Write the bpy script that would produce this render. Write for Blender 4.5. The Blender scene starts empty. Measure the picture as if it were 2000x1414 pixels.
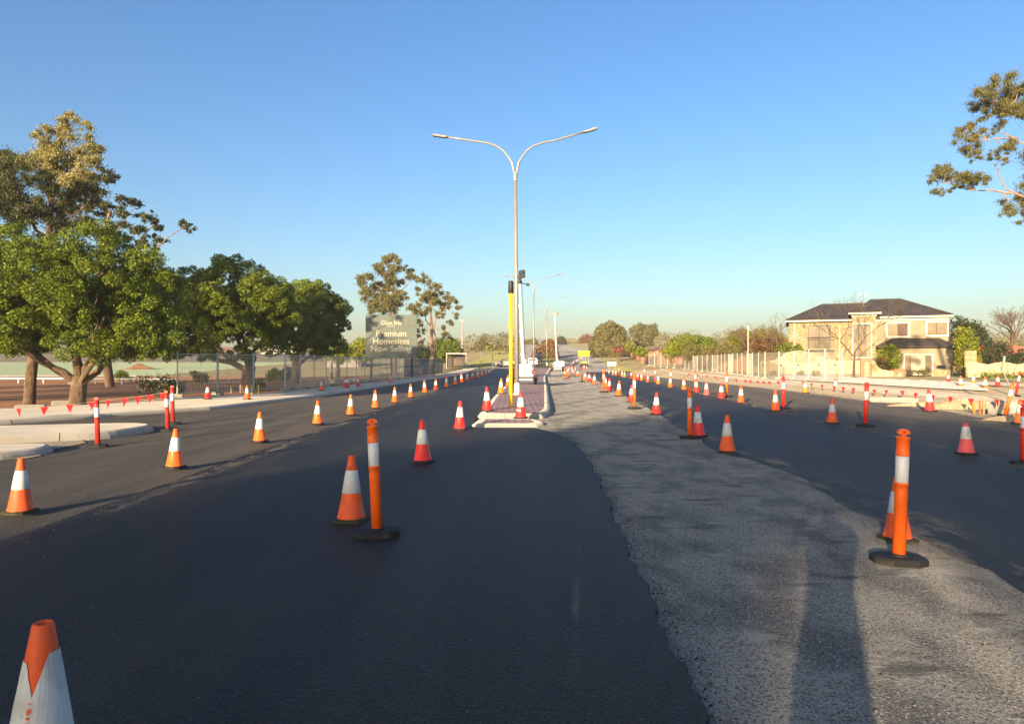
import bpy, math, random
import numpy as np
from mathutils import Vector, Matrix
S = bpy.context.scene
COL = S.collection
R = math.radians
rng = np.random.default_rng(7)
random.seed(7)
# ------------------------------------------------------------------ camera, sky, sun, exposure
F, CX, CY, H = 1327.0, 1000.0, 708.0, 1.7      # focal length in photo pixels, horizon row, eye height
cd = bpy.data.cameras.new('camera'); cam = bpy.data.objects.new('camera', cd); COL.objects.link(cam)
cam.location = (0, 0, H); cam.rotation_euler = (R(90), 0, 0)
cd.sensor_width = 36; cd.lens = 36 * F / 2000; cd.shift_y = 0.0005; cd.clip_start = 0.05; cd.clip_end = 9000
S.camera = cam
SUN_EL, SUN_AZ = 10.5, 25.0                     # the light travels towards +Y, turned 25 degrees to +X
w = bpy.data.worlds.new("World"); S.world = w; w.use_nodes = True
nt = w.node_tree; nt.nodes.clear()
sky = nt.nodes.new('ShaderNodeTexSky'); sky.sky_type = 'NISHITA'; sky.sun_disc = False
sky.sun_elevation = R(SUN_EL); sky.sun_rotation = R(180 + SUN_AZ)
sky.air_density = 1.1; sky.dust_density = 2.2; sky.ozone_density = 3.1; sky.altitude = 50
bg = nt.nodes.new('ShaderNodeBackground'); bg.inputs['Strength'].default_value = 0.118
wo = nt.nodes.new('ShaderNodeOutputWorld')
hs_ = nt.nodes.new('ShaderNodeHueSaturation'); hs_.inputs['Saturation'].default_value = 1.17; hs_.inputs['Hue'].default_value = 0.507
nt.links.new(sky.outputs[0], hs_.inputs['Color']); nt.links.new(hs_.outputs[0], bg.inputs[0]); nt.links.new(bg.outputs[0], wo.inputs[0])
ld = bpy.data.lights.new('sun', 'SUN'); ld.energy = 5.0; ld.angle = R(0.6); ld.color = (1.0, 0.77, 0.50)
sun = bpy.data.objects.new('sun', ld); COL.objects.link(sun)
sun.rotation_euler = Vector((math.sin(R(SUN_AZ)) * math.cos(R(SUN_EL)), math.cos(R(SUN_AZ)) * math.cos(R(SUN_EL)), -math.sin(R(SUN_EL)))).to_track_quat('-Z', 'Y').to_euler()
S.view_settings.view_transform = 'Standard'; S.view_settings.look = 'None'
S.view_settings.exposure = 1.27; S.view_settings.gamma = 1.0
try: S.cycles.max_bounces = 6; S.cycles.transparent_max_bounces = 24
except Exception: pass

# ------------------------------------------------------------------ terrain height and pixel helpers
AY = [(-4000, 0), (88, 0), (105, .5), (120, .9), (140, 1.9), (160, 3), (190, 5), (220, 7), (260, 9.8), (300, 12), (330, 12.8), (380, 12.3), (600, 8), (1200, 6), (6000, 6)]
BX = [(-5000, 0), (17, 0), (19, .3), (22, .45), (60, .6), (5000, .6)]
def lin(pts):
    xs = [p[0] for p in pts]; vs = [p[1] for p in pts]
    return lambda t: float(np.interp(t, xs, vs))
AL = [(-4000, 0), (88, 0), (150, 1.75), (190, 2.1), (600, 3.0), (6000, 6)]     # the flatter land left of the road
SX = [(-6000, 0), (-46, 0), (-14, 1), (6000, 1)]
fA, fB, fL, fS = lin(AY), lin(BX), lin(AL), lin(SX)
def gz(x, y):
    s = fS(x); return fA(y) * s + fL(y) * (1 - s) + fB(x)
def G(px, py):
    """ground point seen at photo pixel (px,py)"""
    dx, dz = (px - CX) / F, -(py - CY) / F
    t, st = 1.0, 0.25
    while t < 900:
        if H + dz * t <= gz(dx * t, t):
            lo, hi = t - st, t
            for _ in range(30):
                m = (lo + hi) / 2
                if H + dz * m <= gz(dx * m, m): hi = m
                else: lo = m
            return Vector((dx * hi, hi, gz(dx * hi, hi)))
        t += st; st = max(0.25, t * 0.004)
    return Vector((dx * 300, 300, gz(dx * 300, 300)))
def P(px, py, Z): return Vector(((px - CX) * Z / F, Z, H - (py - CY) * Z / F))

# ------------------------------------------------------------------ materials
def mat(name, base, rough=.8, spec=.3, layers=(), bump=None, metal=0, rnd=0, transl=0, alpha=None, coat=0, sub=None):
    m = bpy.data.materials.new(name); m.use_nodes = True
    n = m.node_tree; b = n.nodes['Principled BSDF']; L = n.links
    b.inputs['Roughness'].default_value = rough; b.inputs['Specular IOR Level'].default_value = spec
    b.inputs['Metallic'].default_value = metal
    if rough >= .85 or 'asphalt' in name: b.inputs['Diffuse Roughness'].default_value = 1.0
    if coat: b.inputs['Coat Weight'].default_value = coat; b.inputs['Coat Roughness'].default_value = .1
    geo = n.nodes.new('ShaderNodeNewGeometry')
    def noise(scale, detail=4):
        t = n.nodes.new('ShaderNodeTexNoise'); t.inputs['Detail'].default_value = detail
        if isinstance(scale, (tuple, list)):
            mp = n.nodes.new('ShaderNodeMapping'); mp.inputs['Scale'].default_value = scale
            L.new(geo.outputs['Position'], mp.inputs['Vector']); L.new(mp.outputs[0], t.inputs['Vector']); t.inputs['Scale'].default_value = 1
        else:
            L.new(geo.outputs['Position'], t.inputs['Vector']); t.inputs['Scale'].default_value = scale
        return t.outputs['Fac']
    cur = n.nodes.new('ShaderNodeRGB'); cur.outputs[0].default_value = (*base, 1); cur = cur.outputs[0]
    for (c, sc, lo, hi, amt) in layers:
        f = noise(sc)
        mr = n.nodes.new('ShaderNodeMapRange'); mr.inputs['From Min'].default_value = lo; mr.inputs['From Max'].default_value = hi
        mr.inputs['To Max'].default_value = amt; L.new(f, mr.inputs['Value'])
        mx = n.nodes.new('ShaderNodeMixRGB'); L.new(mr.outputs[0], mx.inputs[0]); L.new(cur, mx.inputs[1]); mx.inputs[2].default_value = (*c, 1)
        cur = mx.outputs[0]
    if rnd:
        hs = n.nodes.new('ShaderNodeHueSaturation'); mr = n.nodes.new('ShaderNodeMapRange')
        mr.inputs['To Min'].default_value = 1 - rnd; mr.inputs['To Max'].default_value = 1 + rnd
        L.new(geo.outputs['Random Per Island'], mr.inputs['Value']); L.new(mr.outputs[0], hs.inputs['Value'])
        mr2 = n.nodes.new('ShaderNodeMapRange'); mr2.inputs['To Min'].default_value = .5 + rnd * .05; mr2.inputs['To Max'].default_value = .5 - rnd * .05
        L.new(geo.outputs['Random Per Island'], mr2.inputs['Value']); L.new(mr2.outputs[0], hs.inputs['Hue'])
        L.new(cur, hs.inputs['Color']); cur = hs.outputs[0]
    L.new(cur, b.inputs['Base Color'])
    if bump:
        for (sc, st, dist) in (bump if isinstance(bump, list) else [bump]):
            bp = n.nodes.new('ShaderNodeBump'); bp.inputs['Strength'].default_value = st; bp.inputs['Distance'].default_value = dist
            L.new(noise(sc, 3), bp.inputs['Height'])
            if b.inputs['Normal'].links: L.new(b.inputs['Normal'].links[0].from_socket, bp.inputs['Normal'])
            L.new(bp.outputs[0], b.inputs['Normal'])
    out = n.nodes['Material Output']
    if transl:
        tr = n.nodes.new('ShaderNodeBsdfTranslucent'); L.new(cur, tr.inputs[0])
        ms = n.nodes.new('ShaderNodeMixShader'); ms.inputs[0].default_value = transl
        L.new(b.outputs[0], ms.inputs[1]); L.new(tr.outputs[0], ms.inputs[2]); L.new(ms.outputs[0], out.inputs[0])
    if alpha is not None:
        tp = n.nodes.new('ShaderNodeBsdfTransparent'); ms = n.nodes.new('ShaderNodeMixShader'); ms.inputs[0].default_value = alpha
        L.new(tp.outputs[0], ms.inputs[1]); L.new(b.outputs[0], ms.inputs[2]); L.new(ms.outputs[0], out.inputs[0])
    return m
def patchy(m, scale, lo, hi):
    """let a thin layer of loose material lie in patches"""
    n = m.node_tree; L = n.links; out = n.nodes['Material Output']; b = n.nodes['Principled BSDF']
    geo = n.nodes.new('ShaderNodeNewGeometry'); t = n.nodes.new('ShaderNodeTexNoise'); t.inputs['Detail'].default_value = 9; t.inputs['Roughness'].default_value = .72
    mp = n.nodes.new('ShaderNodeMapping'); mp.inputs['Scale'].default_value = scale
    L.new(geo.outputs['Position'], mp.inputs['Vector']); L.new(mp.outputs[0], t.inputs['Vector']); t.inputs['Scale'].default_value = 1
    mr = n.nodes.new('ShaderNodeMapRange'); mr.inputs['From Min'].default_value = lo; mr.inputs['From Max'].default_value = hi; L.new(t.outputs['Fac'], mr.inputs['Value'])
    at = n.nodes.new('ShaderNodeAttribute'); at.attribute_name = 'cover'; mu = n.nodes.new('ShaderNodeMath'); mu.operation = 'MULTIPLY'; L.new(mr.outputs[0], mu.inputs[0]); L.new(at.outputs['Fac'], mu.inputs[1])
    tp = n.nodes.new('ShaderNodeBsdfTransparent'); ms = n.nodes.new('ShaderNodeMixShader'); L.new(mu.outputs[0], ms.inputs[0]); L.new(tp.outputs[0], ms.inputs[1]); L.new(b.outputs[0], ms.inputs[2]); L.new(ms.outputs[0], out.inputs[0])
def brickmat(name, c1, c2, mortar, bw, bh, rot=False, msize=.02):
    m = bpy.data.materials.new(name); m.use_nodes = True
    n = m.node_tree; b = n.nodes['Principled BSDF']; L = n.links; b.inputs['Roughness'].default_value = .85
    geo = n.nodes.new('ShaderNodeNewGeometry'); mp = n.nodes.new('ShaderNodeMapping')
    if rot: mp.inputs['Rotation'].default_value = (R(90), 0, 0)   # courses run up a wall
    t = n.nodes.new('ShaderNodeTexBrick'); t.inputs['Color1'].default_value = (*c1, 1); t.inputs['Color2'].default_value = (*c2, 1); t.inputs['Mortar'].default_value = (*mortar, 1)
    t.inputs['Scale'].default_value = 1; t.inputs['Brick Width'].default_value = bw; t.inputs['Row Height'].default_value = bh; t.inputs['Mortar Size'].default_value = msize
    no = n.nodes.new('ShaderNodeTexNoise'); no.inputs['Scale'].default_value = 1.3; no.inputs['Detail'].default_value = 6
    mx = n.nodes.new('ShaderNodeMixRGB'); mx.blend_type = 'MULTIPLY'; mx.inputs[0].default_value = .6
    rp = n.nodes.new('ShaderNodeMapRange'); rp.inputs['From Min'].default_value = .3; rp.inputs['From Max'].default_value = .7; rp.inputs['To Min'].default_value = .55; rp.inputs['To Max'].default_value = 1.25
    L.new(geo.outputs['Position'], mp.inputs['Vector']); L.new(mp.outputs[0], t.inputs['Vector']); L.new(geo.outputs['Position'], no.inputs['Vector'])
    L.new(no.outputs['Fac'], rp.inputs['Value']); L.new(t.outputs['Color'], mx.inputs[1]); L.new(rp.outputs[0], mx.inputs[2]); L.new(mx.outputs[0], b.inputs['Base Color'])
    return m
M = {}
M['ground'] = mat('sandy_earth', (.17, .145, .085), .95, .1, [((.12, .10, .055), .35, .4, .6, .8), ((.24, .19, .115), 2.5, .5, .7, .6), ((.10, .11, .04), .12, .55, .65, .5)], [((6), .5, .05), (60, .3, .01)])
M['verge'] = mat('pale_road_base', (.23, .195, .145), .95, .1, [((.17, .14, .10), 1.2, .4, .62, .8), ((.30, .26, .19), 7, .5, .7, .6), ((.2, .16, .11), 60, .55, .7, .5)], [(9, .5, .04), (90, .5, .01)])
M['sand'] = mat('pale_sand', (.38, .29, .175), .95, .1, [((.28, .21, .125), 2.5, .42, .6, .7), ((.54, .43, .28), 9, .5, .7, .5)], [(12, .6, .04), (60, .4, .01)])
M['dirt'] = mat('red_brown_earth', (.25, .128, .068), .95, .1, [((.17, .085, .047), (.15, .9, 1), .4, .6, .8), ((.25, .15, .085), (.5, 3, 1), .52, .7, .6), ((.3, .2, .12), 30, .6, .75, .4)], [(4, .6, .08), (40, .4, .02)])
M['field'] = mat('green_mulch', (.20, .27, .17), .95, .1, [((.27, .28, .17), (.1, .4, 1), .4, .6, .7), ((.15, .22, .15), 1.5, .5, .7, .5)], (8, .4, .05))
M['grass'] = mat('dry_grass', (.16, .17, .05), .95, .1, [((.26, .21, .09), .6, .42, .6, .8), ((.08, .11, .03), 4, .5, .7, .6)], (12, .7, .06))
M['asphalt_new'] = mat('fresh_asphalt', (.0135, .0135, .0145), .60, .28, [((.034, .032, .030), (1.1, .10, 1), .44, .62, .65), ((.010, .0105, .012), (3.2, .16, 1), .50, .66, .6), ((.004, .0045, .006), 48, .47, .36, .9), ((.075, .076, .080), 80, .59, .66, .75), ((.17, .165, .155), 30, .70, .74, .7), ((.060, .054, .046), (.45, .35, 1), .62, .74, .45)], [(80, 1.0, .03), (36, .7, .03), (2.2, .15, .02)])
M['asphalt'] = mat('asphalt', (.075, .066, .056), .8, .3, [((.115, .097, .076), (1.3, .10, 1), .42, .62, .7), ((.040, .038, .036), (2.8, .2, 1), .5, .7, .65), ((.19, .17, .14), 75, .575, .67, .7), ((.26, .22, .17), 20, .68, .75, .5), ((.022, .021, .021), 48, .46, .37, .7)], [(80, .9, .03), (3, .15, .02)])
M['asphalt_old'] = mat('grey_asphalt', (.165, .158, .152), .85, .2, [((.085, .082, .084), (.25, .06, 1), .44, .6, .7), ((.23, .22, .20), 30, .58, .7, .5)], (60, .4, .01))
M['gravel'] = mat('compacted_gravel', (.28, .266, .23), .92, .15, [((.115, .112, .105), (1.9, 1.0, 1), .45, .60, .8), ((.29, .275, .235), (1.4, .6, 1), .54, .66, .8), ((.06, .059, .06), 60, .50, .38, .85), ((.46, .44, .38), 62, .575, .66, .8), ((.40, .345, .235), (.7, 1.4, 1), .65, .72, .6), ((.34, .335, .30), (1.6, 3.4, 1), .62, .68, .6), ((.05, .049, .048), (1.1, 3.8, 1), .60, .68, .7)], [(50, .8, .025), (115, .8, .018), (1.5, .2, .04)])
M['dust'] = mat('pale_road_dust', (.30, .27, .21), .95, .1, [((.20, .18, .145), 12, .45, .65, .6), ((.42, .38, .30), 45, .58, .7, .6)], (40, .6, .02))
patchy(M['dust'], (2.6, .9, 1), .49, .64)
M['concrete'] = mat('pale_concrete', (.40, .37, .32), .85, .2, [((.33, .30, .25), .7, .42, .60, .8), ((.33, .285, .23), 3.5, .56, .70, .65), ((.25, .21, .165), 11, .64, .74, .5), ((.50, .46, .40), 40, .55, .7, .4)], (70, .3, .006))
M['concrete_dirty'] = mat('dusty_concrete', (.28, .25, .21), .9, .15, [((.22, .195, .16), .8, .42, .62, .8), ((.18, .15, .115), 4, .6, .75, .6)], (40, .4, .008))
M['joint'] = mat('kerb_joint', (.10, .09, .08), .95, .1)
M['cloth_white'] = mat('white_geotextile', (.33, .32, .31), .9, .1, [((.26, .25, .24), (1, 1, 1), .4, .65, .7)], (3, .8, .08))
M['paving'] = brickmat('red_pavers', (.36, .13, .11), (.27, .10, .09), (.52, .40, .34), .40, .20, msize=.035)
M['orange'] = mat('orange_plastic', (1.0, .145, .012), .42, .4, [((.78, .09, .01), 6, .5, .75, .5), ((.55, .12, .03), 18, .66, .74, .35)])
M['orange_dirty_shaded'] = mat('scuffed_shaded_orange_plastic', (.82, .105, .018), .55, .35, [((.50, .085, .03), 7, .48, .7, .6), ((.16, .07, .04), 16, .64, .72, .5)])  # scuffed plastic; its darker orange also paints shade on the dull cones
M['red'] = mat('red_plastic', (.80, .035, .022), .42, .4, [((.62, .03, .02), 6, .5, .75, .5), ((.35, .06, .04), 18, .66, .74, .35)])
M['pink'] = mat('faded_pink_plastic', (.74, .11, .10), .6, .3, [((.60, .07, .07), 7, .45, .7, .6), ((.8, .3, .25), 12, .6, .75, .5)])
M['amber'] = mat('yellow_orange_plastic', (.92, .23, .015), .45, .4, [((.75, .16, .012), 6, .5, .75, .5)])
M['band'] = mat('white_reflective_sleeve', (.70, .70, .68), .45, .4, [((.56, .55, .52), 9, .5, .7, .6), ((.30, .29, .27), 24, .68, .76, .4)])
M['band_dirty_shaded'] = mat('soiled_shaded_reflective_sleeve', (.60, .60, .58), .5, .4, [((.44, .43, .40), 8, .45, .65, .7), ((.12, .11, .10), (40, 40, 14), .66, .72, .7)])  # soiled sleeve; its greyer white also stands in for shade on dull cones
M['rubber'] = mat('black_rubber', (.018, .018, .019), .75, .3, [((.05, .045, .04), 9, .55, .7, .7)], (60, .3, .004))
M['rubber_olive'] = mat('muddy_rubber', (.045, .042, .022), .8, .25, [((.02, .02, .018), 9, .5, .7, .7)])
M['galv'] = mat('galvanised_steel', (.27, .26, .225), .45, .5, [((.38, .37, .34), (12, 12, 1.2), .45, .65, .7), ((.33, .315, .27), 3, .5, .7, .5)], metal=.25)
M['galv_post'] = mat('fence_steel', (.58, .55, .46), .55, .4, [((.45, .42, .36), 6, .5, .7, .6)], metal=.15)
M['board_grey'] = mat('weathered_grey_boards', (.13, .125, .115), .9, .15, [((.09, .088, .08), (2, 2, .3), .45, .65, .7)])
M['lamp_grey'] = mat('lamp_housing', (.32, .30, .28), .5, .4)
M['dark'] = mat('dark_plastic', (.022, .021, .021), .5, .4, [((.05, .045, .04), 5, .5, .7, .6)])
M['yellow'] = mat('yellow_paint', (.90, .62, .01), .45, .4, [((.75, .48, .01), 5, .55, .75, .5)])
M['white'] = mat('white_paint', (.80, .79, .75), .45, .4, [((.66, .64, .60), 4, .55, .75, .5)])
M['cream'] = mat('cream_render', (.60, .465, .27), .9, .15, [((.56, .43, .25), .8, .45, .65, .6), ((.46, .34, .19), 5, .62, .75, .4)], (40, .3, .01))
M['house_render'] = mat('tan_house_render', (.40, .325, .22), .9, .15, [((.32, .26, .17), .8, .45, .65, .6)], (40, .3, .01))
M['stone'] = mat('cream_limestone', (.38, .295, .18), .92, .15, [((.34, .24, .12), 3.0, .42, .58, .8), ((.58, .46, .28), 4.5, .52, .64, .7), ((.20, .135, .07), 6, .60, .68, .7)], (9, .6, .05))
M['trim'] = mat('pale_trim', (.72, .64, .48), .8, .2)
M['roof'] = mat('dark_roof_tile', (.055, .045, .042), .75, .3, [((.10, .075, .06), (3, 3, 3), .45, .62, .7), ((.03, .027, .027), 1.2, .5, .7, .5)], ((.2, .2, 18), .8, .04))
M['roof_red'] = mat('terracotta_roof', (.34, .11, .055), .85, .2, [((.24, .08, .045), 2, .45, .65, .7)])
M['roof_brown'] = mat('brown_roof', (.16, .10, .075), .85, .2, [((.11, .075, .06), 2, .45, .65, .7)])
M['glass'] = mat('window_glass', (.10, .085, .075), .12, .6, [((.22, .15, .10), .55, .45, .6, .7)])
M['black_steel'] = mat('black_steel', (.02, .02, .02), .5, .4)
M['cream_blind'] = mat('cream_roller', (.62, .50, .32), .8, .2, (), ((.2, .2, 7), .9, .03))
M['brick'] = brickmat('orange_brick', (.50, .19, .085), (.42, .15, .07), (.55, .38, .26), .48, .172, rot=True, msize=.02)
M['wood'] = mat('pale_timber', (.48, .34, .19), .9, .15, [((.36, .24, .13), (20, 20, 2), .45, .65, .7)])
M['bark'] = mat('grey_brown_bark', (.20, .135, .085), .95, .1, [((.12, .08, .055), (9, 9, 2.5), .42, .6, .8), ((.32, .23, .15), 3, .55, .7, .6)], ((14, 14, 4), .9, .04))
M['bark_pale'] = mat('pale_gum_bark', (.34, .225, .15), .9, .15, [((.20, .125, .085), (3, 3, .8), .45, .62, .8), ((.42, .31, .22), 2, .55, .7, .5)], ((9, 9, 2), .5, .03))
M['bark_dark'] = mat('dark_twig', (.12, .085, .06), .95, .1, [((.2, .14, .1), 3, .5, .7, .6)])
def leafmat(name, c, c2, rnd=.35, transl=.3, c3=None):
    ls = [(c2, .9, .42, .62, .75)]
    if c3: ls.append((c3, .55, .60, .70, .8))
    return mat(name, c, .55, .35, ls, rnd=rnd, transl=transl)
M['leaf_fig'] = leafmat('fig_leaves', (.150, .198, .008), (.078, .118, .007), .38, .2)
M['leaf_gum'] = leafmat('gum_leaves', (.20, .185, .06), (.14, .14, .045), .35)
M['leaf_gum_gold'] = leafmat('golden_gum_leaves', (.37, .325, .115), (.27, .25, .085), .3)
M['leaf_gum_dark'] = leafmat('dark_gum_leaves', (.108, .115, .036), (.068, .08, .027), .4)
M['leaf_olive'] = leafmat('olive_leaves', (.215, .185, .048), (.14, .13, .034), .35)
M['leaf_bright'] = leafmat('bright_leaves', (.25, .27, .012), (.15, .19, .012), .4)
M['leaf_dark'] = leafmat('dark_leaves', (.055, .07, .02), (.032, .045, .015), .4, .25)
M['leaf_autumn'] = leafmat('russet_leaves', (.26, .13, .042), (.18, .12, .03), .4)
M['leaf_yellow'] = leafmat('yellow_green_leaves', (.26, .23, .014), (.15, .17, .012), .3)
M['flower'] = leafmat('magenta_flowers', (.70, .03, .09), (.55, .04, .06), .3)
M['sign_green'] = mat('sage_sign_face', (.128, .150, .125), .7, .25, [((.112, .132, .11), .6, .45, .65, .6)])
M['letter'] = mat('ivory_lettering', (.52, .46, .34), .7, .25)
M['sign_yellow'] = mat('yellow_sign_face', (.90, .72, .01), .5, .3)
M['flag'] = mat('red_flag_fabric', (.72, .022, .02), .7, .2, rnd=.25, transl=.25)
M['rope'] = mat('pale_rope', (.55, .50, .42), .9, .1)
M['lens_red'] = mat('red_lens', (.65, .03, .02), .25, .5)
M['screen'] = mat('shade_cloth', (.20, .21, .20), .95, .1, [((.26, .26, .24), (.6, .6, .6), .45, .65, .6)], (8, .4, .03), alpha=.86)
M['screen_brown'] = mat('brown_shade_cloth', (.185, .165, .125), .95, .1, [((.14, .125, .095), (.6, .6, .6), .45, .65, .6)], alpha=.58)
M['car_white'] = mat('white_car_paint', (.78, .77, .74), .3, .5, coat=.5)
M['car_blue'] = mat('dark_blue_car_paint', (.05, .07, .11), .3, .5, coat=.5)
M['car_red'] = mat('dark_red_car_paint', (.30, .04, .03), .3, .5, coat=.5)
M['skin'] = mat('skin', (.50, .30, .21), .6, .3)
M['shirt'] = mat('navy_shirt', (.04, .05, .09), .9, .1)
M['trousers'] = mat('dark_trousers', (.05, .045, .04), .9, .1)
M['crumb'] = mat('asphalt_crumbs', (.022, .022, .023), .9, .2, rnd=.5)
M['stonebit'] = mat('loose_stones', (.15, .138, .115), .9, .2, rnd=.5)

# ------------------------------------------------------------------ mesh builder and scene helpers
class MB:
    def __init__(s): s.v = []; s.f = []
    def add(s, vs, fs):
        o = len(s.v); s.v += [tuple(v) for v in vs]; s.f += [tuple(i + o for i in f) for f in fs]; return s
    def box(s, x0, x1, y0, y1, z0, z1, m=None, bev=0):
        if bev:
            b = bev
            vs, fs = [], []
            ring = lambda q, z: [(x0 + q, y0 + b if q == 0 else y0 + q, z)]
            # chamfered box as stacked octagon rings
            def octa(q, z):
                X0, X1, Y0, Y1 = x0 + q, x1 - q, y0 + q, y1 - q
                return [(X0 + b, Y0, z), (X1 - b, Y0, z), (X1, Y0 + b, z), (X1, Y1 - b, z), (X1 - b, Y1, z), (X0 + b, Y1, z), (X0, Y1 - b, z), (X0, Y0 + b, z)]
            rings = [octa(b, z0), octa(0, z0 + b), octa(0, z1 - b), octa(b, z1)]
            for r in rings: vs += r
            for k in range(3):
                for i in range(8): fs.append((k * 8 + i, k * 8 + (i + 1) % 8, k * 8 + 8 + (i + 1) % 8, k * 8 + 8 + i))
            fs.append(tuple(range(7, -1, -1))); fs.append(tuple(range(24, 32)))
        else:
            vs = [(x0, y0, z0), (x1, y0, z0), (x1, y1, z0), (x0, y1, z0), (x0, y0, z1), (x1, y0, z1), (x1, y1, z1), (x0, y1, z1)]
            fs = [(0, 3, 2, 1), (4, 5, 6, 7), (0, 1, 5, 4), (1, 2, 6, 5), (2, 3, 7, 6), (3, 0, 4, 7)]
        if m is not None: vs = [m @ Vector(v) for v in vs]
        return s.add(vs, fs)
    def tube(s, pts, rad, n=8, cap=True):
        pts = [Vector(p) for p in pts]
        if not isinstance(rad, (list, tuple)): rad = [rad] * len(pts)
        vs, fs = [], []; prev = None
        for i, p in enumerate(pts):
            d = (pts[min(i + 1, len(pts) - 1)] - pts[max(i - 1, 0)]).normalized()
            if prev is None:
                a = d.orthogonal().normalized()
            else:
                a = (prev - d * prev.dot(d))
                a = a.normalized() if a.length > 1e-6 else d.orthogonal().normalized()
            prev = a; b = d.cross(a)
            for k in range(n):
                t = 2 * math.pi * k / n
                vs.append(p + (a * math.cos(t) + b * math.sin(t)) * rad[i])
        for i in range(len(pts) - 1):
            for k in range(n): fs.append((i * n + k, i * n + (k + 1) % n, i * n + n + (k + 1) % n, i * n + n + k))
        if cap: fs.append(tuple(range(n - 1, -1, -1))); fs.append(tuple(range((len(pts) - 1) * n, len(pts) * n)))
        return s.add(vs, fs)
    def lathe(s, prof, n=20, c=(0, 0, 0), cap=True, closed=False):
        vs, fs = [], []; m = len(prof)
        for (r, z) in prof:
            for k in range(n):
                t = 2 * math.pi * k / n; vs.append((c[0] + r * math.cos(t), c[1] + r * math.sin(t), c[2] + z))
        for i in range(m - 1 + (1 if closed else 0)):
            j = (i + 1) % m
            for k in range(n): fs.append((i * n + k, i * n + (k + 1) % n, j * n + (k + 1) % n, j * n + k))
        if cap and not closed: fs.append(tuple(range(n - 1, -1, -1))); fs.append(tuple(range((m - 1) * n, m * n)))
        return s.add(vs, fs)
    def prism(s, poly, z0, z1, bev=0):
        """vertical prism over a CCW polygon; optional chamfer at the top"""
        n = len(poly); vs = [(x, y, z0) for x, y in poly]
        rings = [poly]
        zs = [z0]
        if bev:
            vs += [(x, y, z1 - bev) for x, y in poly]
            cx = sum(p[0] for p in poly) / n; cy = sum(p[1] for p in poly) / n
            vs += [(x + (cx - x) / max(math.hypot(cx - x, cy - y), 1e-6) * bev, y + (cy - y) / max(math.hypot(cx - x, cy - y), 1e-6) * bev, z1) for x, y in poly]; k = 3
        else: vs += [(x, y, z1) for x, y in poly]; k = 2
        fs = []
        for r in range(k - 1):
            for i in range(n): fs.append((r * n + i, r * n + (i + 1) % n, r * n + n + (i + 1) % n, r * n + n + i))
        fs.append(tuple(range(n - 1, -1, -1))); fs.append(tuple(range((k - 1) * n, k * n)))
        return s.add(vs, fs)
    def xz(s, poly, y0, y1):
        """prism over an outline drawn in x,z (counter-clockwise seen from -y), from y0 (near) to y1 (far)"""
        n = len(poly); vs = [(x, y0, z) for x, z in poly] + [(x, y1, z) for x, z in poly]
        fs = [tuple(range(n)), tuple(range(2 * n - 1, n - 1, -1))] + [(i, n + i, n + (i + 1) % n, (i + 1) % n) for i in range(n)]
        return s.add(vs, fs)
    def build(s, name, m, parent=None, smooth=False, loc=None):
        me = bpy.data.meshes.new(name); me.from_pydata(s.v, [], s.f); me.update()
        if smooth:
            for p in me.polygons: p.use_smooth = True
        o = bpy.data.objects.new(name, me); COL.objects.link(o)
        if m is not None: me.materials.append(M[m] if isinstance(m, str) else m)
        if parent is not None: o.parent = parent
        if loc is not None: o.location = loc
        return o
def fast(name, V, faces4, m, parent=None):
    """quads from numpy arrays"""
    me = bpy.data.meshes.new(name); nv, nf = len(V), len(faces4)
    me.vertices.add(nv); me.vertices.foreach_set('co', np.asarray(V, dtype=np.float32).ravel())
    me.loops.add(nf * 4); me.loops.foreach_set('vertex_index', np.asarray(faces4, dtype=np.int32).ravel())
    me.polygons.add(nf); me.polygons.foreach_set('loop_start', np.arange(0, nf * 4, 4, dtype=np.int32))
    try: me.polygons.foreach_set('loop_total', np.full(nf, 4, dtype=np.int32))
    except Exception: pass
    me.update(calc_edges=True); me.validate()
    o = bpy.data.objects.new(name, me); COL.objects.link(o); me.materials.append(M[m] if isinstance(m, str) else m)
    if parent is not None: o.parent = parent
    return o
def thing(name, label, cat, loc=(0, 0, 0), rz=0, group=None, sc=1):
    o = bpy.data.objects.new(name, None); COL.objects.link(o); o.empty_display_size = .2
    o.location = loc; o.rotation_euler = (0, 0, rz); o.scale = (sc, sc, sc)
    return tag(o, label, cat, group)
def tag(o, label, cat, group=None, kind=None):
    o['label'] = label; o['category'] = cat
    if group: o['group'] = group
    if kind: o['kind'] = kind
    return o
def struct(o, label=None, cat=None):
    o['kind'] = 'structure'
    if label: o['label'] = label
    if cat: o['category'] = cat
    return o
def dup(root, loc, rz=0, label=None, group=None, sc=None, tilt=None):
    def cp(o, par):
        c = o.copy(); COL.objects.link(c)
        if par is not None: c.parent = par
        for ch in list(o.children): cp(ch, c)
        return c
    r = cp(root, None); r.location = loc; r.rotation_euler = (tilt[0] if tilt else 0, tilt[1] if tilt else 0, rz)
    if sc: r.scale = (sc, sc, sc)
    if label: r['label'] = label
    if group: r['group'] = group
    return r
def move(r, loc, rz=0, label=None, group=None, sc=None, tilt=None):
    r.location = loc; r.rotation_euler = (tilt[0] if tilt else 0, tilt[1] if tilt else 0, rz)
    if sc: r.scale = (sc, sc, sc)
    if label: r['label'] = label
    if group: r['group'] = group
    return r
class Kind:
    """first placement moves the prototype itself, later ones copy it"""
    def __init__(s, proto): s.p = proto; s.used = False
    def __call__(s, *a, **k):
        if not s.used: s.used = True; return move(s.p, *a, **k)
        return dup(s.p, *a, **k)
ORD = 'first second third fourth fifth sixth seventh eighth ninth tenth eleventh twelfth thirteenth fourteenth fifteenth sixteenth seventeenth eighteenth nineteenth twentieth'.split()
ORD += ['twenty-' + o for o in ORD[:9]] + ['thirtieth'] + ['thirty-' + o for o in ORD[:9]]
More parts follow.
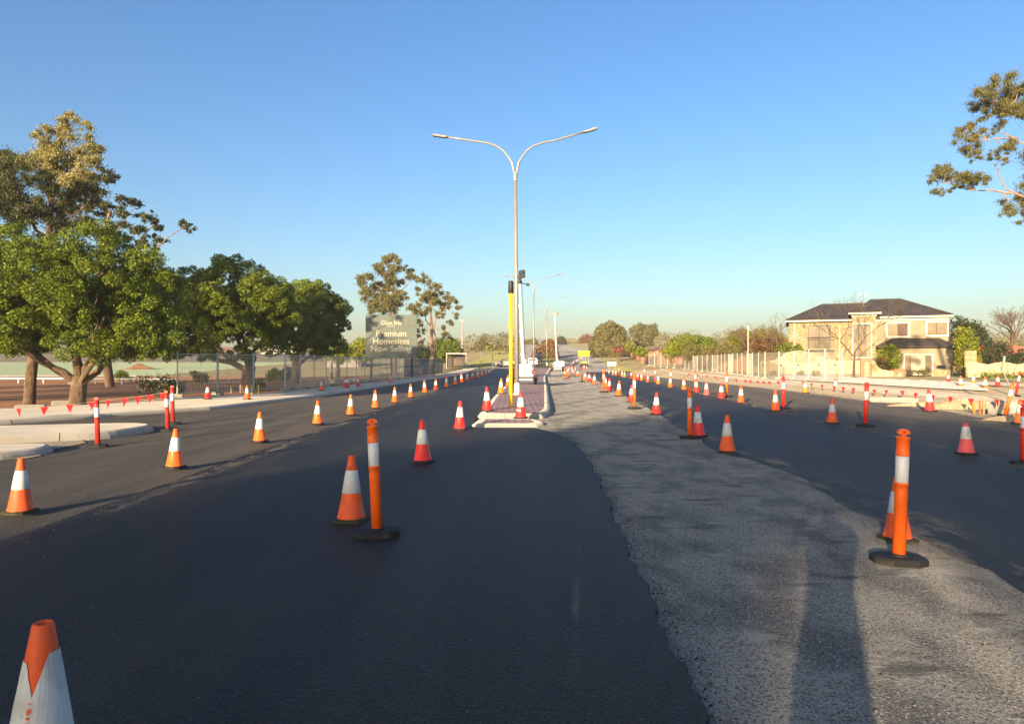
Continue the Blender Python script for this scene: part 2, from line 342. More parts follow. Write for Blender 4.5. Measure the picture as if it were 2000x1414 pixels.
# ------------------------------------------------------------------ ground, roads, paths (the setting)
def strip(name, m, fl, fr, y0, y1, off, ys=(), side=0, nx=1, step=None, jag=None):
    """sheet between x=fl(y) and x=fr(y), following the terrain; side>0 gives it a thickness"""
    Y = sorted({y0, y1, *[y for y in ys if y0 < y < y1], *[a[0] for a in AY + AL if y0 < a[0] < y1], *(list(np.arange(y0, y1, step)) if step else [])})
    mb = MB(); vs = []; fs = []
    rows = []
    for y in Y:
        a, b = fl(y), fr(y)
        if jag: b += jag(y)
        xs = [a + (b - a) * i / nx for i in range(nx + 1)]
        if nx == 1: xs = sorted({a, b, *[q[0] for q in BX if a < q[0] < b]}) if False else xs
        rows.append([(x, y, gz(x, y) + off) for x in xs])
    n = nx + 1
    for r in rows: vs += r
    for i in range(len(Y) - 1):
        for k in range(nx): fs.append((i * n + k, i * n + k + 1, i * n + n + k + 1, i * n + n + k))
    mb.add(vs, fs)
    if side:
        for k in (0, nx):
            for i in range(len(Y) - 1):
                p, q = rows[i][k], rows[i + 1][k]
                mb.add([p, q, (q[0], q[1], q[2] - side), (p[0], p[1], p[2] - side)], [(0, 1, 2, 3)])
        for i in (0, len(Y) - 1):
            for k in range(nx):
                p, q = rows[i][k], rows[i][k + 1]
                mb.add([p, q, (q[0], q[1], q[2] - side), (p[0], p[1], p[2] - side)], [(0, 1, 2, 3)])
    return struct(mb.build(name, m))
# one ground sheet to the horizon
gx = sorted({-6000, -1500, -400, -120, -70, -46, -40, -34, -28, -22, -18, -14, *[b[0] for b in BX], 120, 400, 1500, 6000})
gy = sorted({-600, -150, -40, *[a[0] for a in AY + AL if a[0] > -1000]})
mb = MB(); nX = len(gx)
mb.add([(x, y, gz(x, y)) for y in gy for x in gx], [(j * nX + i, j * nX + i + 1, (j + 1) * nX + i + 1, (j + 1) * nX + i) for j in range(len(gy) - 1) for i in range(nX - 1)])
struct(mb.build('ground', 'ground'))
fC = lin([(20, -.05), (32, .22), (43, .85), (60, 1.5), (84, 2.66), (105, 4.3), (120, 5.9), (160, 9), (220, 13.2), (300, 18), (340, 20)])   # centre line of the median
fLK = lin([(-80, -24), (8, -24), (18.3, -14.0), (24.3, -10.7), (34, -9.5), (49, -8.9), (80, -7.5), (110, -5.6), (130, -3.4)])              # kerb line of the left carriageway
fEdge = lin([(-80, .8), (3.2, .9), (4.4, .96), (5.6, 1.01), (7.2, 1.09), (9.5, 1.22), (11.4, 1.29), (13, 1.30), (14.4, 1.25), (15.6, 1.08), (16.6, .85), (17.3, .5)])
fRL = lin([(-80, 3.6), (5, 3.76), (7.5, 3.9), (10.2, 4.25), (13.1, 3.95), (27.5, 5.2), (45, 6.5), (70, 8.5), (98, 10.6)])                     # gravel / right carriageway
fRM = lin([(-80, 7.9), (12.5, 8.5), (18.8, 9.0), (24, 9.5), (32, 10.1), (48, 11.4), (75, 13), (98, 15)])
fRR = lin([(-80, 11.5), (18.3, 13.8), (24.5, 15.3), (32, 16), (45, 16.7), (98, 16.9)])                                                       # outer edge of the right carriageway
fIL = lin([(20.4, -1.05), (30.5, -.92), (46, -.52), (70, .45), (84, 1.25), (105, 2.6), (112, 3.6)])                                        # median island, left and right kerb face
fIR = lin([(20.4, 1.0), (22.5, 1.3), (24.5, 1.42), (43, 2.3), (70, 3.5), (84, 4.3), (105, 6.0), (112, 6.6)])
brk = [5, 8, 12, 14, 18.3, 20.4, 22.5, 24.3, 24.5, 30.5, 34, 43, 46, 49, 60, 70, 75, 80, 84, 98, 105, 110, 112, 130]
strip('road', 'asphalt', fLK, lambda y: -3.0 if y < 60 else -3 + (y - 60) * .06, -80, 125, .004, brk)
def jag(y): return .018 * math.sin(y * 4.1) + .012 * math.sin(y * 13.7 + 1) + .007 * math.sin(y * 37 + 2) + random.uniform(-.006, .006)
strip('road', 'asphalt_new', lambda y: -4.75 if y < 22 else -4.75 + (y - 22) * .022, fEdge, -80, 17.3, .045, [3.2, 4.4, 5.6, 7.2, 9.5], side=.05, step=.03, jag=jag)
strip('road', 'asphalt_new', lambda y: -4.75 if y < 22 else -4.75 + (y - 22) * .022, lambda y: fIL(y) - .02 if y > 20.4 else -1.07, 17.3, 112, .045, brk, side=.05)
strip('gravel_strip', 'gravel', lambda y: .3 if y < 20 else fIR(y) - .1, lambda y: fRL(y) + .3, -80, 104, .012, brk, step=1.0)
jr = lambda y: 0
def jagL(y): return fRL(y) + .05 * math.sin(y * 1.3) + .03 * math.sin(y * 5.9 + 1) + random.uniform(-.03, .03)
strip('road', 'asphalt_new', jagL, fRM, -80, 98, .020, [5, 7.5, 10.2, 12.5, 13.1, 18.8, 24, 27.5, 32, 45, 48, 70, 75], step=.25)
strip('road', 'asphalt', lambda y: fRM(y) - .3, fRR, -80, 98, .012, brk, step=.5, jag=lambda y: random.uniform(-.08, .08))
strip('road', 'asphalt_old', lambda y: fC(y) - 9.5, lambda y: fC(y) - 1.6, 112, 345, .03, [], nx=1)
strip('road', 'asphalt_old', lambda y: fC(y) + (1.6 if y > 125 else 1.6 + (125 - y) * .16), lambda y: fC(y) + 11.0, 98, 345, .03, [125])
strip('verge', 'verge', fRR, lambda y: 24, -80, 98, .008, brk, nx=14, step=2)
strip('verge', 'grass', lambda y: fC(y) - 16, lambda y: fC(y) - 9.4, 112, 330, .01)
strip('verge', 'grass', lambda y: fC(y) + 11, lambda y: fC(y) + 14, 98, 330, .01)
strip('verge', 'grass', lambda y: fC(y) - 1.7, lambda y: fC(y) + 1.7, 118, 335, .05)
strip('dirt', 'dirt', lambda y: -140, lambda y: min(fLK(y) - 3.2, -11.5), 21, 84, .006, brk, step=3)
strip('field', 'field', lambda y: -240, lambda y: -46, 88, 150, .010)
strip('field', 'grass', lambda y: -240, lambda y: -16, 84, 88, .008)
strip('field', 'verge', lambda y: -240, lambda y: -46, 150, 156, .012)
# thin dust and loose fines lying in patches along the joints (a real thin layer, densest in the middle)
def dust(fmid, half, y0, y1, z, label, step=.5, cv=1):
    Y = list(np.arange(y0, y1 + .01, step)); K = [-1, -.45, .45, 1]; vs = []; cov = []
    for y in Y:
        for k in K: vs.append((fmid(y) + k * half, y, gz(fmid(y), y) + z)); cov.append(0 if abs(k) == 1 else cv)
    m_ = MB(); m_.add(vs, [(i * 4 + k, i * 4 + k + 1, i * 4 + 5 + k, i * 4 + 4 + k) for i in range(len(Y) - 1) for k in range(3)]); o = m_.build('dust', 'dust')
    at = o.data.attributes.new('cover', 'FLOAT', 'POINT'); at.data.foreach_set('value', cov); tag(o, label, 'dust', kind='stuff')
dust(lambda y: fRL(y) + .05, .75, -5, 90, .026, 'pale dust spread over the joint of gravel strip and right asphalt', .5, .45)
dust(lambda y: -4.55 + (0 if y < 22 else (y - 22) * .022), .20, -5, 100, .050, 'pale dust line along the seam of the left lane', .5, .35)
dust(lambda y: fRM(y) - .2, .35, -5, 90, .026, 'pale dust line along the joint of the right carriageway', .5, .5)
dust(lambda y: .20 + (y - 2.6) * .115, .035, 3.0, 6.2, .0485, 'faint pale scrape down the fresh asphalt near the camera', .1, .5)
dust(lambda y: fRR(y), .8, -5, 90, .020, 'sand spilled over the outer edge of the right carriageway')
# left footpath with its kerb
def sweep(mb, pts, prof, closed=False, z=gz):
    n = len(pts); L = len(prof); vs = []
    for i, (x, y) in enumerate(pts):
        a = Vector(pts[(i - 1) % n] if closed or i else pts[0]); b = Vector(pts[(i + 1) % n] if closed or i < n - 1 else pts[-1])
        d = (b - a).normalized(); nrm = Vector((-d.y, d.x))   # left of travel
        for (o, h) in prof: q = Vector((x, y)) + nrm * o; vs.append((q.x, q.y, z(x, y) + h))
    fs = []
    for i in range(n if closed else n - 1):
        j = (i + 1) % n
        for k in range(L - 1): fs.append((i * L + k, j * L + k, j * L + k + 1, i * L + k + 1))
    if not closed: fs += [tuple(range(L)), tuple(range((n - 1) * L + L - 1, (n - 1) * L - 1, -1))]
    mb.add(vs, fs)
KP = [(0, -.02), (.03, .05), (.07, .11), (.13, .145), (.28, .15), (.28, -.02)]     # semi-mountable kerb, face at offset 0
FP = [(o, h) for (o, h) in KP[:-1]]
KPF = [(-.02, -.02), (0, .05), (.05, .10), (.12, .13), (.30, .14), (.30, -.02)]
def dense(fn, y0, y1, st): return [(fn(y), y) for y in np.arange(y0, y1 + .01, st)]
mb = MB(); y = 9.0
while y < 112:                                  # kerb lengths with open joints between them
    y2 = min(y + 2.42, 112.3); sweep(mb, dense(fLK, y, y2 - .012, .6) + [(fLK(y2 - .012), y2 - .012)], KPF); y = y2 + .012
o = struct(mb.build('kerb', 'concrete'))
fOut = lin([(8, -28), (18, -20.6), (23, -17.4), (25.3, -16.2), (30.5, -14.9), (35, -12.6), (48, -11.4), (80, -9.6), (112, -7.4)])
strip('footpath', 'concrete', fOut, lambda y: fLK(y) - .31, 9, 112, .13, brk, side=.15, step=1.5)
# left slip-lane island and the short kerb nose in front of it
def island(outline, h, mname, top=None, inset=.26):
    n = len(outline); mb = MB()
    rings = []
    for (o, hh) in [(0, -.02), (.03, h * .4), (.08, h * .8), (.15, h), (inset, h)]:
        ring = []
        for i in range(n):
            a, p, b = Vector(outline[i - 1]), Vector(outline[i]), Vector(outline[(i + 1) % n])
            d1, d2 = (p - a).normalized(), (b - p).normalized()
            nr = (Vector((-d1.y, d1.x)) + Vector((-d2.y, d2.x)))
            nr = nr.normalized() if nr.length > 1e-4 else Vector((-d1.y, d1.x))
            c = max(.5, nr.dot(Vector((-d1.y, d1.x))))
            q = p + nr * (o / c); ring.append((q.x, q.y, gz(q.x, q.y) + hh))
        rings.append(ring)
    vs = sum(rings, []); fs = []
    for r in range(len(rings) - 1):
        for i in range(n): fs.append((r * n + i, r * n + (i + 1) % n, (r + 1) * n + (i + 1) % n, (r + 1) * n + i))
    if top is None: fs.append(tuple(range((len(rings) - 1) * n, len(rings) * n)))
    mb.add(vs, fs); o = struct(mb.build('kerb', mname))
    if n > 6:                                   # dark joints across the kerb every couple of metres
        acc, L = 0.0, len(rings); jm = MB()
        for i in range(n):
            p, q = [Vector(r[i]) for r in rings], [Vector(r[(i + 1) % n]) for r in rings]; sl = (q[0] - p[0]).length; t_ = 2.1 - acc
            while t_ < sl and sl > .02:
                f0, f1 = max(0, (t_ - .008) / sl), min(1, (t_ + .008) / sl); up = Vector((0, 0, .003))
                v0 = [p[k].lerp(q[k], f0) + up for k in range(L)]; v1 = [p[k].lerp(q[k], f1) + up for k in range(L)]
                out_ = (p[0] - p[-1]).to_2d().normalized() * .003
                for v in v0 + v1: v.x += out_.x; v.y += out_.y
                jm.add(v0 + v1, [(k, L + k, L + k + 1, k + 1) for k in range(L - 1)]); t_ += 2.1
            acc = (acc + sl) % 2.1
        if jm.v: j_ = jm.build('joint_line', 'joint', o)
    if top: t = MB(); t.add([(x, y, z - .006) for x, y, z in rings[-1]], [tuple(range(n))]); struct(t.build('island_paving', top))
    return o
def smooth_poly(pts, r=.35, k=4):
    out = []; n = len(pts)
    for i in range(n):
        a, p, b = Vector(pts[i - 1]), Vector(pts[i]), Vector(pts[(i + 1) % n])
        ra = min(r, (p - a).length * .45); rb = min(r, (b - p).length * .45)
        s, e = p + (a - p).normalized() * ra, p + (b - p).normalized() * rb
        for j in range(k + 1):
            t = j / k; q = s * (1 - t) ** 2 + p * 2 * t * (1 - t) + e * t * t; out.append((q.x, q.y))
    return out
island(smooth_poly([(-17.5, 13.4), (-10.6, 14.0), (-8.9, 15.0), (-8.75, 16.9), (-9.6, 17.5), (-12.6, 16.6), (-18.5, 16.2)], .6, 5), .17, 'concrete')
island(smooth_poly([(-16, 10.6), (-8.95, 11.6), (-8.55, 12.6), (-8.95, 13.35), (-9.6, 13.3), (-16, 11.8)], .4, 5), .13, 'concrete')
strip('gravel_strip', 'verge', lambda y: -18, lambda y: -8.5 - (y - 12) * .25, 11.9, 15.2, .016, step=.4, jag=lambda y: random.uniform(-.12, .12))
# median island: red pavers inside a pale kerb, and the low nose in front
L_ = [(fIL(y), y) for y in (112, 105, 84, 70, 58, 46, 38, 30.5, 24)]
R_ = [(fIR(y), y) for y in (22.5, 24.5, 30, 36, 43, 50, 60, 70, 84, 105, 112)]
out = smooth_poly([L_[-1], (-1.08, 20.55), (.95, 20.35), R_[0]], .25, 5)[6:-6]
out = L_[:-1] + [(fIL(24), 24)] + out + R_
island(out, .16, 'concrete', False)
strip('island_paving', 'paving', lambda y: fIL(max(y, 20.5)) + .27, lambda y: fIR(max(y, 20.5)) - .27, 20.85, 111.6, .164, brk, step=4)
island(smooth_poly([(-1.12, 17.7), (.62, 17.6), (.95, 18.3), (.75, 19.3), (-1.0, 19.6)], .3, 5), .10, 'concrete', 'paving', .30)
# loose stones along the asphalt seam and the asphalt edge, nobody could count them
def stones(name, label, n, fx, y0, y1, smin, smax, zoff, pw=1.0, m='stonebit'):
    y = y0 + (y1 - y0) * rng.random(n) ** pw; x = fx(y, rng); s = smin + (smax - smin) * rng.random(n) ** 3
    c = np.stack([x, y, zoff + s * .35], 1)
    base = np.array([[1, 0, 0], [0, 1, 0], [-1, 0, 0], [0, -1, 0], [0, 0, .9], [0, 0, -.6]], float)
    V = c[:, None, :] + (base[None] * (1 + .5 * (rng.random((n, 6, 1)) - .5))) * s[:, None, None]
    tri = np.array([[0, 1, 4, 4], [1, 2, 4, 4], [2, 3, 4, 4], [3, 0, 4, 4]])
    me = bpy.data.meshes.new(name); 
    fs = (np.array([[0, 1, 4], [1, 2, 4], [2, 3, 4], [3, 0, 4]])[None] + 6 * np.arange(n)[:, None, None]).reshape(-1, 3)
    me.from_pydata(V.reshape(-1, 3).tolist(), [], fs.tolist()); me.materials.append(M[m])
    o = bpy.data.objects.new(name, me); COL.objects.link(o); tag(o, label, 'gravel', kind='stuff'); return o
stones('gravel', 'loose pale stones along the asphalt seam beside the left row of cones', 900, lambda y, r: -4.62 + .25 * r.standard_normal(len(y)) * (0.6 + .4 * np.sin(y)), 3, 45, .004, .016, .045, 1.3)
stones('gravel', 'loose grit scattered over the grey gravel strip right of the fresh asphalt', 3500, lambda y, r: np.interp(y, [3, 9, 13, 27], [1.05, 1.3, 1.4, 2.2]) + (np.interp(y, [3, 13, 27], [2.9, 2.6, 3.0])) * r.random(len(y)), 2.6, 20, .003, .011, .012, 1.3)
stones('gravel', 'crumbs of black and grey stone along the edge of the fresh asphalt', 1400, lambda y, r: np.interp(y, [3.2, 5.6, 9.5, 13, 15.6], [.98, 1.09, 1.30, 1.38, 1.2]) + np.abs(.10 * r.standard_normal(len(y))), 2.8, 16.4, .004, .014, .012, 1.2)
stones('gravel', 'sparse pebbles lying about on the black asphalt lane', 260, lambda y, r: -4.5 + 5.2 * r.random(len(y)), 3, 16, .004, .012, .045, 1.2)
stones('gravel', 'black asphalt crumbs fallen off the lip of the fresh asphalt', 650, lambda y, r: np.interp(y, [3.2, 5.6, 9.5, 13, 15.6], [.93, 1.03, 1.24, 1.32, 1.12]) + np.abs(.07 * r.standard_normal(len(y))), 2.8, 16.4, .003, .012, .010, 1.3, 'crumb')
stones('gravel', 'small stones strewn over the sandy verge beyond the right carriageway', 2600, lambda y, r: np.interp(y, [15, 24.5, 32, 45], [13.3, 15.4, 16.1, 16.8]) + np.abs(1.1 * r.standard_normal(len(y))), 16, 48, .008, .035, .012, 1.0)
# ------------------------------------------------------------------ traffic cones
def make_cone(col, band='band', base='rubber', torn=False, snapped=False):
    r = thing('traffic_cone', 'traffic cone', 'traffic cone')
    b = MB(); a = .172
    oct_ = lambda q, z, k: [(q - k, -q, z), (q, -q + k, z), (q, q - k, z), (q - k, q, z), (-q + k, q, z), (-q, q - k, z), (-q, -q + k, z), (-q + k, -q, z)]
    rings = [oct_(a, 0, .05), oct_(a, .022, .05), oct_(a - .02, .034, .05), oct_(.15, .040, .06)]
    vs = sum(rings, []); fs = [tuple(range(7, -1, -1)), tuple(range(24, 32))] + [(k * 8 + i, k * 8 + (i + 1) % 8, k * 8 + 8 + (i + 1) % 8, k * 8 + 8 + i) for k in range(3) for i in range(8)]
    b.add(vs, fs); b.build('base', base, r)
    m = MB()
    rad = lambda z: .142 - (z - .045) / .655 * .108
    prof = [(.150, .040), (.150, .052), (.142, .060), (rad(.30), .30), (rad(.55), .55), (rad(.693), .693), (rad(.70) - .004, .70), (rad(.70) - .010, .697), (.020, .66), (.012, .50)]
    if snapped:
        prof = prof[:5] + [(rad(.612), .612), (rad(.615) - .008, .612), (.02, .56)]
        sl = [(rad(z) * math.cos(t), rad(z) * math.sin(t), z) for z, t0, t1 in ((.60, -1.9, .4), (.645, -1.3, .2), (.70, -.85, 0)) for t in np.linspace(t0, t1, 5)]
        m.add(sl + [(x * .86, y * .86, z) for x, y, z in sl], [(r_ * 5 + k, r_ * 5 + k + 1, r_ * 5 + 6 + k, r_ * 5 + 5 + k) for r_ in range(2) for k in range(4)] + [(15 + r_ * 5 + k, 15 + r_ * 5 + 5 + k, 15 + r_ * 5 + 6 + k, 15 + r_ * 5 + k + 1) for r_ in range(2) for k in range(4)])
    m.lathe(prof, 28, cap=False); bo = m.build('body', col, r, smooth=True)
    n = 48; bm = MB()
    if not torn:
        zs0, zs1 = .305, .545
        bm.lathe([(rad(zs0) + .0005, zs0), (rad(zs0) + .003, zs0 + .002), (rad(zs1) + .003, zs1 - .002), (rad(zs1) + .0005, zs1)], 28, cap=False)
        bm.build('band', band, r, smooth=True)
    else:
        # sleeve with a ragged top edge and a V-shaped tear facing the camera
        def ztop(t):
            d = (t + math.pi) % (2 * math.pi) - math.pi
            z = .455 + (.118 * min(1, (-d / .50) ** .8) if d < 0 else .145 * min(1, (d / .72) ** .85))
            return z + random.uniform(-.003, .003)
        def zbot(t): return .330 - .012 * math.sin(t * 1.0 + .5) - .030 * math.sin(t)
        vs = []; fs = []; K = 5
        for k in range(n):
            t = -math.pi / 2 + .10 + 2 * math.pi * k / n; z0, z1 = zbot(t + math.pi / 2), ztop(t + math.pi / 2 - .10)
            for q in range(K):
                z = z0 + (z1 - z0) * q / (K - 1); rr = rad(z) + .0025 + random.uniform(0, .0018)
                vs.append((rr * math.cos(t), rr * math.sin(t), z))
        for k in range(n):
            for q in range(K - 1): fs.append((k * K + q, ((k + 1) % n) * K + q, ((k + 1) % n) * K + q + 1, k * K + q + 1))
        bm.add(vs, fs); bm.build('band', band, r, smooth=False)
        fl = MB()
        for (dt, z, w_, h_) in [(.06, .440, .010, .005), (.04, .415, .013, .022), (.02, .392, .012, .012), (.03, .372, .020, .010), (.06, .352, .022, .018)]:
            c = []
            for k in range(7):
                an = 2 * math.pi * k / 7; ww = w_ * random.uniform(.6, 1.1); hh = h_ * random.uniform(.6, 1.1) * .6
                z_ = z + hh * math.sin(an); t = -math.pi / 2 + dt + ww * math.cos(an) / rad(z) * .6; rr = rad(z_) + .0062
                c.append((rr * math.cos(t), rr * math.sin(t), z_))
            fl.add(c, [tuple(range(7))])
        fl.build('torn_patch', col, r)
    return r
def on_cone(root, name, m, z, w, h, t=-math.pi / 2, n=6, sl=0):
    """thin patch lying on the cone's skin, facing the road"""
    rd = lambda z_: .142 - (z_ - .045) / .655 * .108 + .0046
    q = MB(); vs = []
    for k in range(n + 1):
        a_ = t + (k / n - .5) * w / rd(z)
        for dz in (-h / 2, h / 2): z_ = z + dz + sl * (k / n - .5); vs.append((rd(z_) * math.cos(a_), rd(z_) * math.sin(a_), z_))
    q.add(vs, [(2 * k, 2 * k + 2, 2 * k + 3, 2 * k + 1) for k in range(n)]); return q.build(name, m, root)
CK = {'o': Kind(make_cone('orange')), 'd': Kind(make_cone('orange_dirty_shaded', 'band_dirty_shaded', 'rubber_olive')), 'r': Kind(make_cone('red')), 'p': Kind(make_cone('pink', 'band_dirty_shaded', 'rubber')), 'a': Kind(make_cone('amber'))}
CN = {'o': 'orange', 'd': 'scuffed orange', 'r': 'red', 'p': 'faded pink', 'a': 'yellow-orange'}
cone_tops = []
def cone(px, yb, yt, kind, label, group=None, raise_=0.0, pos=None, sc=None, tilt=None):
    if pos is None:
        z = raise_; dy = (yb - CY) / F
        if raise_ > .02 or yb > 722:
            # solve on the local plane (flat near ground) at height z
            Y = (H - z) / dy; p = Vector(((px - CX) * Y / F, Y, 0))
            for _ in range(6):
                g = gz(p.x, p.y) + z; Y = (H - g) / dy; p = Vector(((px - CX) * Y / F, Y, g))
        else: p = G(px, yb); p.z += z
        p.y += .14; p.x = (px - CX) * p.y / F
    else: p = Vector(pos)
    if sc is None:
        sc = (yb - yt) * p.y / F / .70; sc = max(.84, min(1.10, sc))
    if tilt is None: tilt = (random.gauss(0, .02), random.gauss(0, .02))
    return CK[kind]((p.x, p.y, p.z), R(random.uniform(-20, 20)), label, group, sc, tilt)
GA, GB, GC, GD, GE, GF = ('cones along the seam of the left lane', 'cones beside the median nose', 'cones along the gravel strip', 'cones along the far side of the right carriageway', 'cones by the left mesh fence', 'cones on the right verge')
RZ = .045
# the big torn cone close to the camera
tc = make_cone('orange_dirty_shaded', 'band_dirty_shaded', torn=True)
move(tc, (-1.74, 2.5, RZ), R(6), 'large near traffic cone with a torn, dirty silver sleeve at the bottom corner', GB, 1.0, (0, .02))
rowA = [(40, 1006, 900, 'd'), (341, 916, 840, 'o'), (507, 864, 806, 'o'), (620, 829, 783, 'o'), (684.5, 811, 771, 'o'), (733, 797.5, 762, 'o'), (771, 786.5, 756, 'o'), (802, 776.5, 750, 'o'), (830, 767.6, 742.5, 'o'), (851, 762, 739.6, 'r'), (872, 756.7, 735, 'o'), (889.5, 751.5, 732, 'o'), (901.7, 747.6, 729, 'o'), (913, 743.8, 727, 'o'), (922.7, 741, 725.6, 'r'), (933.5, 737.8, 723.3, 'o'), (941.4, 735.2, 722.5, 'o'), (949, 733.4, 721.7, 'o'), (955, 730.5, 720, 'r'), (960, 729, 719, 'r'), (964, 727.9, 718.5, 'r'), (970, 726.3, 717.5, 'r'), (974, 725.0, 717, 'o'), (980, 723.5, 716, 'r')]
for i, (px, yb, yt, k) in enumerate(rowA):
    lb = f'{CN[k]} cone on the left lane seam, {ORD[i]} from the camera in its row'
    if i == 0: lb = 'scuffed orange cone with a grimy sleeve, nearest of the left lane seam row'
    cone(px, yb, yt, k, lb, GA, RZ)
on_cone(cone(686, 1023, 896, 'd', 'orange cone with a hole under its tip, right beside the near T-top bollard', GB, RZ), 'hole', 'dark', .567, .016, .014)
cone(825.5, 905, 823, 'r', 'red and white cone alone on black asphalt between near bollard and median nose', GB, RZ)
cone(898, 840, 784, 'r', 'red and white cone on the asphalt just left of the median nose', GB, RZ)
cone(951.5, 803, 756, 'r', 'red cone standing on the front corner of the red paved median', GB, .165)
cone(978, 769.5, 739, 'a', 'yellow-orange cone on the left kerb of the paved median', GB, .165)
cone(992, 755, 733, 'o', 'orange cone half hidden behind the yellow signal post', GB, .165)
on_cone(cone(1017, 817.5, 763, 'r', 'red cone with a white mark, on the low nose slab of the median', GB, .10), 'white_mark', 'white', .215, .13, .04, -math.pi / 2 - .35, 6, -.02)
rowC = [(1420, 885, 812, 'd', 'dirty orange cone at the gravel edge, nearest of the gravel strip row'), (1364, 854, 792, 'r', 'red cone tucked against the right of a bollard on the gravel strip'), (1282, 810, 767, 'r', 'red cone on the dark asphalt edge between two gravel strip bollards'), (1233, 785, 752, 'r', 'red cone behind the left of the middle gravel strip bollard'), (1208.5, 773.8, 743, 'o', 'bright orange cone alone left of the middle gravel strip bollard'), (1190.4, 764.8, 739, 'r', 'red cone just right of an orange bollard and its cone, far along the gravel strip'), (1183, 757.6, 732, 'o', 'orange cone overlapping the right of a far gravel strip bollard'), (1161, 751, 730, 'o', 'orange cone alone, left of the far gravel bollard pair'), (1151, 745.8, 728, 'r', 'red cone second right of the far bollard on the gravel strip'), (1143, 743, 725, 'o', 'orange cone hard right of a far bollard on the gravel strip'), (1128.5, 735, 721, 'o', 'orange cone beside the small far bollard where the gravel ends')]
for (px, yb, yt, k, lb) in rowC: cone(px, yb, yt, k, lb, GC, .02)
for i, (px, yb, yt) in enumerate([(1119, 730.8, 718), (1116, 730, 717.5), (1112, 728.8, 716.8), (1108.5, 728.2, 716.5), (1104, 727.2, 716), (1100, 726.8, 715.5)]):
    cone(px, yb, yt, 'o', 'small far orange cone in the cluster beside the distant light tower', GC, .02)
cone(1753, 1062, 949, 'd', 'dirty orange cone hidden behind the near right bollard, on a muddy base', GC, .02)
rowD = [(1887, 889, 820, 's', 'faded pink cone with a snapped tip and scribbled sleeve on the right asphalt'), (1625, 828, 779, 'd', 'dull orange cone left of a red bollard on the right asphalt'), (1515, 803, 763, 'd', 'dull orange cone just left of a red bollard, third in the right carriageway row'), (1447, 787, 753, 'd', 'dull orange cone alone, fourth in the right carriageway row'), (1409, 779, 748, 'r', 'red cone just left of a bollard, fifth in the right carriageway row'), (1380, 773, 744, 'p', 'pale pink cone alone, sixth in the right carriageway row'), (1360, 767, 740, 'r', 'red cone in front of a bollard, seventh in the right carriageway row'), (1336, 762, 738, 'o', 'orange cone alone, eighth in the right carriageway row'), (1309, 757, 734, 'o', 'orange cone in front of a bollard, ninth in the right carriageway row'), (1285.6, 750.5, 732, 'a', 'yellow-orange cone right of a pink bollard, tenth in the right carriageway row'), (1265, 747, 731, 'o', 'orange cone between two pink bollards, eleventh in the right carriageway row')]  # dull orange cones: shade put into their colour by the darker scuffed kind
CK['s'] = Kind(make_cone('pink', 'band_dirty_shaded', 'rubber', False, True))
for (px, yb, yt, k, lb) in rowD:
    o = cone(px, yb, yt, k, lb, GD, .02)
    if k == 's':
        for zz, ww, tt, sl in ((.49, .07, -1.7, .01), (.455, .10, -1.5, -.015), (.42, .06, -1.8, .02), (.39, .11, -1.45, .008), (.35, .08, -1.65, -.02)): on_cone(o, 'scribble', 'dark', zz, ww, .006, tt, 6, sl)
for i, (px, yb, yt, k) in enumerate([(1253, 743.3, 729, 'a'), (1245.6, 742, 728, 'r'), (1233, 739.2, 725.6, 'r'), (1220, 737, 725, 'a'), (1215, 736, 724, 'a'), (1203, 733.6, 723, 'o'), (1197, 733, 722.4, 'o'), (1190, 731, 721.6, 'r'), (1185.6, 729.8, 721, 'r'), (1176, 727.8, 719.5, 'o'), (1171, 726.8, 719, 'o'), (1165, 725, 718, 'o'), (1158, 723.8, 717, 'r'), (1153, 722.9, 716.5, 'o'), (1146, 721.6, 715.5, 'o'), (1141, 721, 715, 'o')]):
    cone(px, yb, yt, k, f'small {CN[k]} cone, {ORD[11 + i]} from the camera in the right carriageway row', GD, .02)
for (px, yb, yt, k, lb) in [(405, 779.7, 750.7, 'r', 'red cone behind the wire mesh of the nearest fence panel'), (483, 780, 752.6, 'o', 'orange cone beside two yellow pegs at the fence foot'), (628, 763, 741, 'o', 'orange cone alone at the fence left of the cone pair'), (674, 755, 736, 'r', 'left red cone of a touching pair at the mesh fence'), (678.5, 757, 736, 'r', 'right red cone of a touching pair at the mesh fence'), (699, 754.5, 735.4, 'r', 'red cone just right of the touching pair at the mesh fence'), (762.6, 747, 730.5, 'o', 'orange cone below the right part of the billboard'), (792, 738.4, 724.5, 'r', 'red cone, biggest of the group under the billboard corner'), (799, 734.5, 723.6, 'r', 'red cone between two others under the billboard corner'), (807, 733.5, 723, 'r', 'red cone right of the group under the billboard corner'), (821.6, 731.5, 721.6, 'r', 'red cone first in front of the grey screened fence'), (833.5, 729, 720.6, 'o', 'orange cone second in front of the grey screened fence'), (850, 727.8, 718.6, 'r', 'red cone third in front of the grey screened fence'), (865.5, 725.8, 718, 'r', 'red cone fourth in front of the grey screened fence'), (932.5, 720.4, 710.7, 'r', 'tiny red cone at the far end of the left footpath')]:
    cone(px, yb, yt, k, lb, GE, .14)
